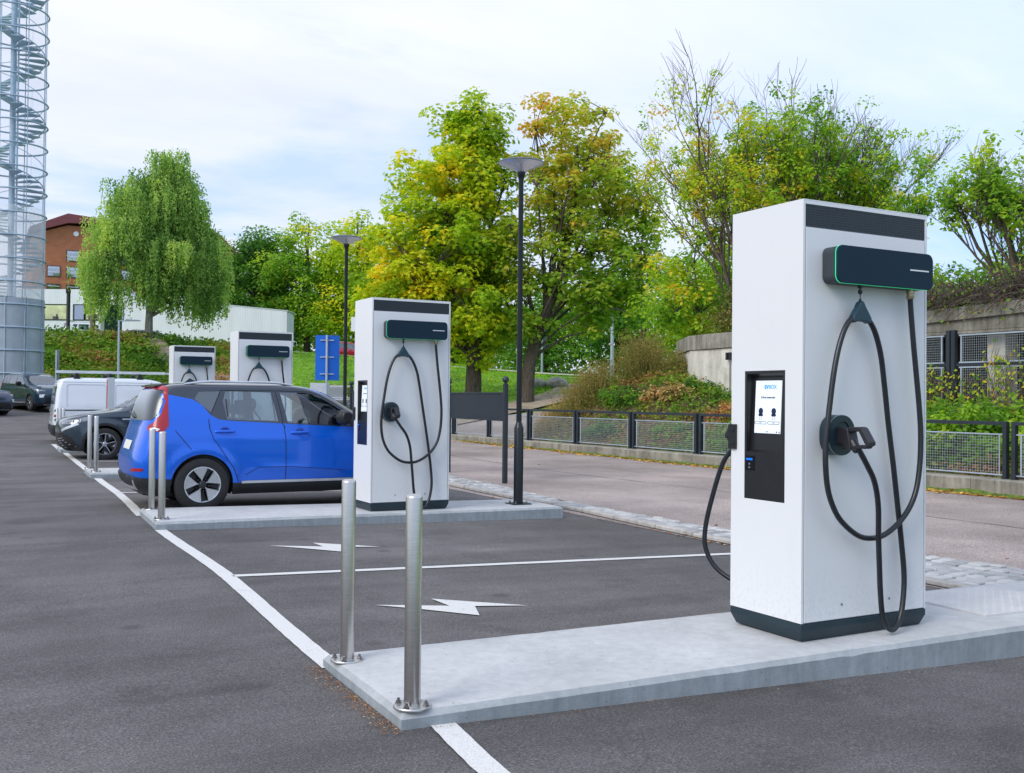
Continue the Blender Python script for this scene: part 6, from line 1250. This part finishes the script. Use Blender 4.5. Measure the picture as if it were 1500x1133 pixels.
        k=14; f=NR.uniform(.25,1.0,(n,k)); P=(S_[:,None]*(1-f[...,None])+E[:,None]*f[...,None]+NR.normal(0,.035,(n,k,3))).reshape(-1,3); tn=np.clip(.66+sh-(1-f)*.62+NR.normal(0,.12,(n,k)),0,1).reshape(-1); m=len(P); V,F,Tn=leaf_quads(P,unit(NR.normal(size=(m,3))*.6+np.array([0,0,.9])),rdir(m),NR.uniform(.04,.085,m),NR.uniform(.014,.03,m),tn); np_mesh('plumes',V,F,'leaf_brown',t,Tn)
    # distant wood closing the view
    n=1500; x=NR.uniform(25,150,n); y=105+NR.uniform(-6,6,n)-.25*np.abs(x-60); h=7+3*np.sin(x*.21)+1.5*np.sin(x*.7+1); zz=2.6+(h+2)*NR.uniform(0,1,n)**.9; cen=np.stack([x,y,zz],1)
    V,F,Tn=clump_leaves(cen,NR.uniform(1.1,2.,n),46,.55,lambda P:.42+.1*np.sin(P[:,0]*.5+P[:,2]),'simple',.8); struct(np_mesh('distant_and_added_wood',V,F,'leaf_green',None,Tn),'stuff')
    n=620; a=NR.uniform(R_(175),R_(372),n); rr=NR.uniform(58,70,n); h=8+2.5*np.sin(a*9)+1.5*np.sin(a*23); cen=np.stack([rr*np.cos(a),rr*np.sin(a),h*NR.uniform(0,1,n)**.8],1)  # ring of trees added behind the camera for reflections in paint and steel
    V,F,Tn=clump_leaves(cen,NR.uniform(1.4,2.4,n),40,.7,lambda P:.42+.1*np.sin(P[:,0]*.5+P[:,2]),'simple',.8); struct(np_mesh('distant_and_added_wood',V,F,'leaf_green',None,Tn),'stuff')
    # climbers on the mesh screens
    for i,(y,h,l) in enumerate(((12.0,1.9,'thin yellow leafed climber on the mesh screens, right side'),(13.4,1.5,'climber with hanging leaves in the middle of the mesh screens'),(15.0,1.6,'green climber at the left end of the mesh screens'))):
        t=thing('climbing_plant',l,'climber',(17.70,y,.6),0,'climbers on the mesh screens'); b=MB(); P=[]
        for k in range(70):
            p=Vector((0,rnd.uniform(-.9,.9),0)); pts=[p]
            for j in range(8): p=p+Vector((rnd.uniform(-.03,.02),rnd.uniform(-.12,.12),h/8*rnd.uniform(.5,1.3))); p.x=min(.02,max(-.08,p.x)); pts.append(p)
            b.tube(pts,.005,3,cap=False); P+= [tuple(q+Vector((rnd.uniform(-.08,0),rnd.gauss(0,.06),rnd.gauss(0,.06)))) for q in pts for _ in range(1)]
        b.build('stems','twig',t); P=np.array(P); n=len(P); V,F,Tn=leaf_quads(P,unit(NR.normal(size=(n,3))-np.array([.3,0,.6])),unit(NR.normal(0,.4,(n,3))+np.array([-1,0,.3])),NR.uniform(.05,.11,n),NR.uniform(.035,.07,n),np.clip(NR.normal(.55,.25,n),0,1)); np_mesh('leaves',V,F,'leaf_lime',t,Tn)
    # bushes at the foot of the screens
    for i,(x,y,h,w,l,tb) in enumerate(((16.6,12.3,1.0,1.1,'leafy green shrub behind the railing at the right edge',.45),(16.7,14.2,1.1,1.0,'leafy green shrub behind the railing next to the charging station',.5),(16.6,10.4,1.0,1.1,'yellowing shrub behind the railing beyond the right picture edge',.55))):
        tree('shrub',l,(x,y,T(x,y)),h,[(0,0,h*.6,w*.6,w*.6,h*.4),(.2,-w*.4,h*.4,w*.5,w*.5,h*.35),(-.1,w*.4,h*.4,w*.5,w*.5,h*.35)],60,.2,55,.10,'leaf_lime',lambda P,tb=tb:tb-.15+.15*np.sin(P[:,1]*3),'simple',.025,None,8,'twig',group='shrubs behind the railing',flat=.8)
# ------------------------------------------------------------------ stair tower
def build_tower():
    cx,cy,z0=2.10,54.4,1.0; R=1.53; t=thing('stair_tower','tall open spiral stair tower of galvanised steel with a clad lower part','stair tower',(cx,cy,z0)); H=23
    b=MB(); b.tube([(0,0,0),(0,0,H)],.14,20); b.box(.16,.24,-.28,-.2,0,H); b.build('central_column','tower_steel',t,smooth=True,angle=50)
    b=MB()
    for k in range(8):
        a=R_(22+45*k); b.box(0,0,0,0,0,0) if False else b.tube([(R*math.cos(a),R*math.sin(a),0),(R*math.cos(a),R*math.sin(a),H)],.022,6)
    b.build('upright_bars','tower_steel',t)
    n=48
    for i in range(21):
        z=.35+1.09*i; b=MB(); b.tube([(R*1.01*math.cos(2*math.pi*k/n),R*1.01*math.sin(2*math.pi*k/n),z) for k in range(n+1)],.042,6,cap=False); b.build('ring','tower_steel',t,smooth=True)
    # treads: one turn each 3.2 m, 18 per turn
    per=18; rise=3.2/per; k=0
    while k*rise<H-.3:
        z=.2+k*rise; a0=-2*math.pi*k/per+1.2; a1=a0-2*math.pi/per*1.35; m=MB(); ph=k%per
        P=[(.17*math.cos(a0),.17*math.sin(a0)),(1.36*math.cos(a0),1.36*math.sin(a0)),(1.39*math.cos((a0+a1)/2),1.39*math.sin((a0+a1)/2)),(1.36*math.cos(a1),1.36*math.sin(a1)),(.17*math.cos(a1),.17*math.sin(a1))][::-1]
        m.prism(P,z-.045,z,'z'); m.build('tread','tower_steel',t); k+=1
    for rr,dz,r in ((1.40,.95,.016),(1.42,-.06,.028)):
        pts=[(rr*math.cos(-2*math.pi*j/24+1.2),rr*math.sin(-2*math.pi*j/24+1.2),.2+dz+3.2*j/24) for j in range(int((H-1.4)/3.2*24))]; b=MB(); b.tube(pts,r,5,cap=False); b.build('handrail' if dz>0 else 'stringer','tower_steel',t,smooth=True)
    for kk in range(0,120,3):
        z=.2+kk*rise; 
        if z>H-1.3: break
        a=-2*math.pi*kk/per+1.1; b=MB(); b.tube([(1.40*math.cos(a),1.40*math.sin(a),z),(1.40*math.cos(a),1.40*math.sin(a),z+.95)],.007,4); b.build('baluster','tower_steel',t)
    # cladding : opaque mesh below, clear sheet above
    def clad(name,za,zb,mat,r):
        m=MB(); m.lathe([(r,za),(r,zb)],n=64,cap=False); m.build(name,mat,t,smooth=True)
    clad('lower_cladding',0,5.02,'tower_sheet',R*.99); clad('clear_sheet',5.05,9.4,'tower_clear',R*.99); clad('sheer_cover',9.42,H,'tower_sheer',R*.99)
    b=MB()
    for k in range(10):
        a=R_(8+36*k); b.tube([(R*1.0*math.cos(a),R*1.0*math.sin(a),0),(R*1.0*math.cos(a),R*1.0*math.sin(a),5.05)],.03,5)
    b.build('cladding_battens','galvanised',t)
# ------------------------------------------------------------------ buildings
def build_buildings():
    # orange brick block; local x = world x, front face on y=0
    t=thing('brick_building','orange brick building with a dark red pitched roof behind the birch','building',(5.4,97,4.8))
    out=[(0,0),(17.9,0),(17.9,9.4),(15.8,11.4),(11.2,14.0),(7.0,11.9),(5.0,11.6),(2.8,11.6),(0,10.6)]
    b=MB(); b.prism(out,0,14,'y'); b.build('wall','orange_brick',t)
    b=MB()
    for (x0,z0),(x1,z1) in (((-.3,10.65),(2.8,11.75)),((2.8,11.75),(7.0,12.0)),((7.0,12.0),(11.2,14.15)),((11.2,14.15),(15.9,11.5)),((15.9,11.5),(18.2,9.3))):
        b.prism([(x0,z0),(x1,z1),(x1,z1+.35),(x0,z0+.35)],-.6,14.3,'y')
    b.prism([(-.2,10.7),(2.8,11.8),(6.6,11.9),(6.6,12.3),(2.8,12.6),(-.2,11.2)],-.4,5,'y'); b.build('roof','roof_red',t)
    for z,xs in ((8.5,(2.45,)),(7.05,(.9,2.45)),(5.45,(.9,2.45))):
        for x in list(xs)+[x for x in (5.0,7.0,10.1,12.1,15.2,17.0) if z<8.6 and xs]:
            xx=x+.35; w=MB(); 
            for a,c,d,e in ((xx-.06,xx+1.02,z-.06,z),(xx-.06,xx+1.02,z+.86,z+.92),(xx-.06,xx,z,z+.86),(xx+.96,xx+1.02,z,z+.86)): w.box(a,c,-.06,.05,d,e)
            o=w.build('window','frame_dark',t); g=MB(); g.box(xx,xx+.96,-.03,-.01,z,z+.86); g.build('pane','window_glass',o)
            g=MB(); g.box(xx,xx+.96,-.045,-.032,z+.34,z+.38); g.box(xx,xx+.96,-.045,-.032,z+.70,z+.74); g.build('glazing_bar','mark_white',o)
    b=MB(); b.lathe([(.22,-.06),(.22,.02)],(3.5,0,10.9),n=16,axis='y'); b.build('vent','mark_white',t)
    # white long building
    t=thing('white_building','long low white clad building on the hilltop behind the birch','building',(4.2,82.8,5.0),R_(-28.5))
    # local x along the facade to the right
    Lf=19.4
    b=MB(); b.box(-2,7.4,0,10,3.15,4.25); b.build('parapet_band','white_cladding',t)
    b=MB(); b.box(-2,7.4,.10,10,0,1.95); b.build('lower_wall','white_cladding',t)
    b=MB(); b.prism([(7.42,.55),(Lf,.35),(Lf,2.75),(7.42,3.8)],-.25,2.2,'y'); b.build('clad_wing','white_cladding',t)
    b=MB(); b.prism([(7.3,3.8),(Lf+.1,2.75),(Lf+.1,2.82),(7.3,3.87)],-.28,2.3,'y'); b.build('roof_edge','sign_grey',t)
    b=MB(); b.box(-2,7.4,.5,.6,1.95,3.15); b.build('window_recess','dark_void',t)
    for i,(x0,x1,mt) in enumerate(((-1.2,.3,'yellow_pane'),(.36,3.1,'yellow_pane'),(3.55,4.35,'window_glass'),(4.42,6.3,'yellow_pane'),(6.4,7.3,'window_glass'))):
        w=MB(); 
        for a,c,d,e in ((x0,x1,1.97,2.03),(x0,x1,3.08,3.14),(x0,x0+.05,2.03,3.08),(x1-.05,x1,2.03,3.08)): w.box(a,c,.04,.12,d,e)
        o=w.build('window','frame_dark',t); g=MB(); g.box(x0+.05,x1-.05,.07,.09,2.03,3.08); g.build('pane',mt,o)
        if i in (1,3):
            g=MB(); q=random.Random(i)
            for k in range(5):
                xx=q.uniform(x0+.2,x1-.3); g.box(xx,xx+q.uniform(.1,.5),.04,.065,2.05,2.05+q.uniform(.15,.6))
            g.build('window_content','mesh_dark',o)
    b=MB(); b.box(3.12,3.53,-.02,.5,1.95,3.15); b.build('pier','white_cladding',t)
    b=MB(); b.box(7.42,Lf,.6,.9,-.5,.5); b.build('under_wall','concrete_old',t)
    for x in (11.0,12.6,14.4,16.6):
        w=MB(); w.box(x,x+1.3,.5,.59,-.25,.38); o=w.build('window','frame_dark',t); g=MB(); g.box(x+.08,x+1.22,.47,.49,-.18,.32); g.build('pane','window_glass',o)
    b=MB(); b.box(9.6,12.3,1.5,4,3.6,4.25); b.box(13,13.6,1.5,2.2,3.2,3.65); b.box(14.1,14.4,1.5,2.2,3.2,3.5); b.build('roof_unit','white_cladding',t)
# ------------------------------------------------------------------ world, sun, camera
def build_world():
    w=bpy.data.worlds.new('World'); SC.world=w; w.use_nodes=True; nt=w.node_tree; bg=nt.nodes['Background']
    sky=N(nt,'ShaderNodeTexSky',sky_type='NISHITA'); sky.sun_disc=False; sky.sun_elevation=R_(SUN_EL); sky.sun_rotation=R_(SUN_AZ); sky.air_density=1.2; sky.dust_density=1.5
    tc=N(nt,'ShaderNodeTexCoord'); sx=N(nt,'ShaderNodeSeparateXYZ'); L(nt,tc.outputs['Generated'],sx.inputs[0])
    # project the direction to a cloud layer
    mz=N(nt,'ShaderNodeMath',operation='MAXIMUM'); L(nt,sx.outputs[2],mz.inputs[0]); mz.inputs[1].default_value=.0
    ad=N(nt,'ShaderNodeMath',operation='ADD'); L(nt,mz.outputs[0],ad.inputs[0]); ad.inputs[1].default_value=.10
    dv=N(nt,'ShaderNodeVectorMath',operation='DIVIDE'); L(nt,tc.outputs['Generated'],dv.inputs[0]); cb=N(nt,'ShaderNodeCombineXYZ'); [L(nt,ad.outputs[0],cb.inputs[i]) for i in (0,1)]; cb.inputs[2].default_value=1; L(nt,cb.outputs[0],dv.inputs[1])
    mp=N(nt,'ShaderNodeMapping'); L(nt,dv.outputs[0],mp.inputs['Vector']); mp.inputs['Rotation'].default_value=(0,0,R_(-28)); mp.inputs['Scale'].default_value=(.30,.62,.25); mp.inputs['Location'].default_value=CLOUD_OFF
    n1=noise(nt,1.25,7,.56,mp.outputs['Vector']); n1.inputs['Distortion'].default_value=.35
    cover=ramp(nt,n1.outputs['Fac'],[(.33,(.35,.35,.35)),(.42,(.88,.88,.88)),(.52,(1,1,1))])
    n2=noise(nt,2.6,6,.6,mp.outputs['Vector'])
    cloud=ramp(nt,n2.outputs['Fac'],[(.30,(.66,.70,.86)),(.50,(.725,.76,.885)),(.68,(.785,.81,.90))])
    clear=mixc(nt,1.,sky.outputs[0],(.105,.105,.105),'MULTIPLY')
    blue=mixc(nt,.62,clear,(.42,.66,1.05))
    c=mixc(nt,cover.outputs['Color'],blue,cloud.outputs['Color'])
    mx=N(nt,'ShaderNodeMapRange'); L(nt,sx.outputs[0],mx.inputs[0]); mx.inputs[1].default_value=.35; mx.inputs[2].default_value=.95; mx.inputs[3].default_value=0; mx.inputs[4].default_value=.55
    c=mixc(nt,mx.outputs[0],c,(.60,.76,1.0))
    mzz=N(nt,'ShaderNodeMapRange'); L(nt,sx.outputs[2],mzz.inputs[0]); mzz.inputs[1].default_value=.42; mzz.inputs[2].default_value=.16; mzz.inputs[3].default_value=0; mzz.inputs[4].default_value=.62
    mxx=N(nt,'ShaderNodeMapRange'); L(nt,sx.outputs[0],mxx.inputs[0]); mxx.inputs[1].default_value=.60; mxx.inputs[2].default_value=.80; mxx.inputs[3].default_value=0; mxx.inputs[4].default_value=1
    pm=N(nt,'ShaderNodeMath',operation='MULTIPLY'); L(nt,mzz.outputs[0],pm.inputs[0]); L(nt,mxx.outputs[0],pm.inputs[1]); pn=N(nt,'ShaderNodeMath',operation='MULTIPLY'); L(nt,pm.outputs[0],pn.inputs[0]); L(nt,ramp(nt,n2.outputs['Fac'],[(.40,(1,1,1)),(.62,(.25,.25,.25))]).outputs['Color'],pn.inputs[1])
    c=mixc(nt,pn.outputs[0],c,(.34,.62,1.05))
    # clearer, bluer sky on the side behind the camera
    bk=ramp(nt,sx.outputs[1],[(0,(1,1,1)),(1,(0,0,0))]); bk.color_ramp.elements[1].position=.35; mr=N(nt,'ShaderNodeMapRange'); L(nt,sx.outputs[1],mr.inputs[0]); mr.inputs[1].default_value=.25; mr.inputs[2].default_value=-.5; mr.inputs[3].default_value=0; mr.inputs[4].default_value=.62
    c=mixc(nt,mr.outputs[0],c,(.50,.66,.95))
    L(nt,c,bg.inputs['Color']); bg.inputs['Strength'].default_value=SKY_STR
    l=bpy.data.lights.new('sun','SUN'); l.energy=SUN_E; l.angle=R_(SUN_ANG); l.color=(1,.95,.86); o=bpy.data.objects.new('sun',l); COL.objects.link(o)
    el,az=R_(SUN_EL),R_(SUN_AZ); d=Vector((math.sin(az)*math.cos(el),math.cos(az)*math.cos(el),math.sin(el))); o.rotation_euler=d.to_track_quat('Z','Y').to_euler(); o.location=(0,0,60)
SUN_EL,SUN_AZ,SUN_E,SUN_ANG,SKY_STR=36,-108,1.5,28,.88
CLOUD_OFF=(3.2,1.4,0)
def build_camera():
    cam=bpy.data.cameras.new('camera'); o=bpy.data.objects.new('camera',cam); COL.objects.link(o); SC.camera=o
    cam.sensor_fit='HORIZONTAL'; cam.sensor_width=36; cam.lens=1480/1500*36; cam.clip_end=3000; cam.clip_start=.05
    R=[[0.8771709461551915,-0.014005912591338305,-0.47997392182668647],[-0.48008818100152134,-0.0062233653092789816,-0.877198157879323],[0.009298907670085994,0.9998825451705371,-0.012183028335851552]]
    m=Matrix([R[0]+[0],R[1]+[0],R[2]+[1.45],[0,0,0,1]]); o.matrix_world=m
    SC.render.resolution_x=1024; SC.render.resolution_y=773
    vs=SC.view_settings; vs.view_transform='Standard'; vs.look='None'; vs.exposure=EXPO; vs.gamma=1
    SC.cycles.use_denoising=True; SC.cycles.max_bounces=8; SC.cycles.transparent_max_bounces=24; SC.cycles.diffuse_bounces=3; SC.cycles.glossy_bounces=3
EXPO=0.54
import time as _t
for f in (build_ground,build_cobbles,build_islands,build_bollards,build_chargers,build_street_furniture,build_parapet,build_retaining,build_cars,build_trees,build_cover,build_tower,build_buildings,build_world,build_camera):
    _a=_t.time(); f(); print(f.__name__,round(_t.time()-_a,1))
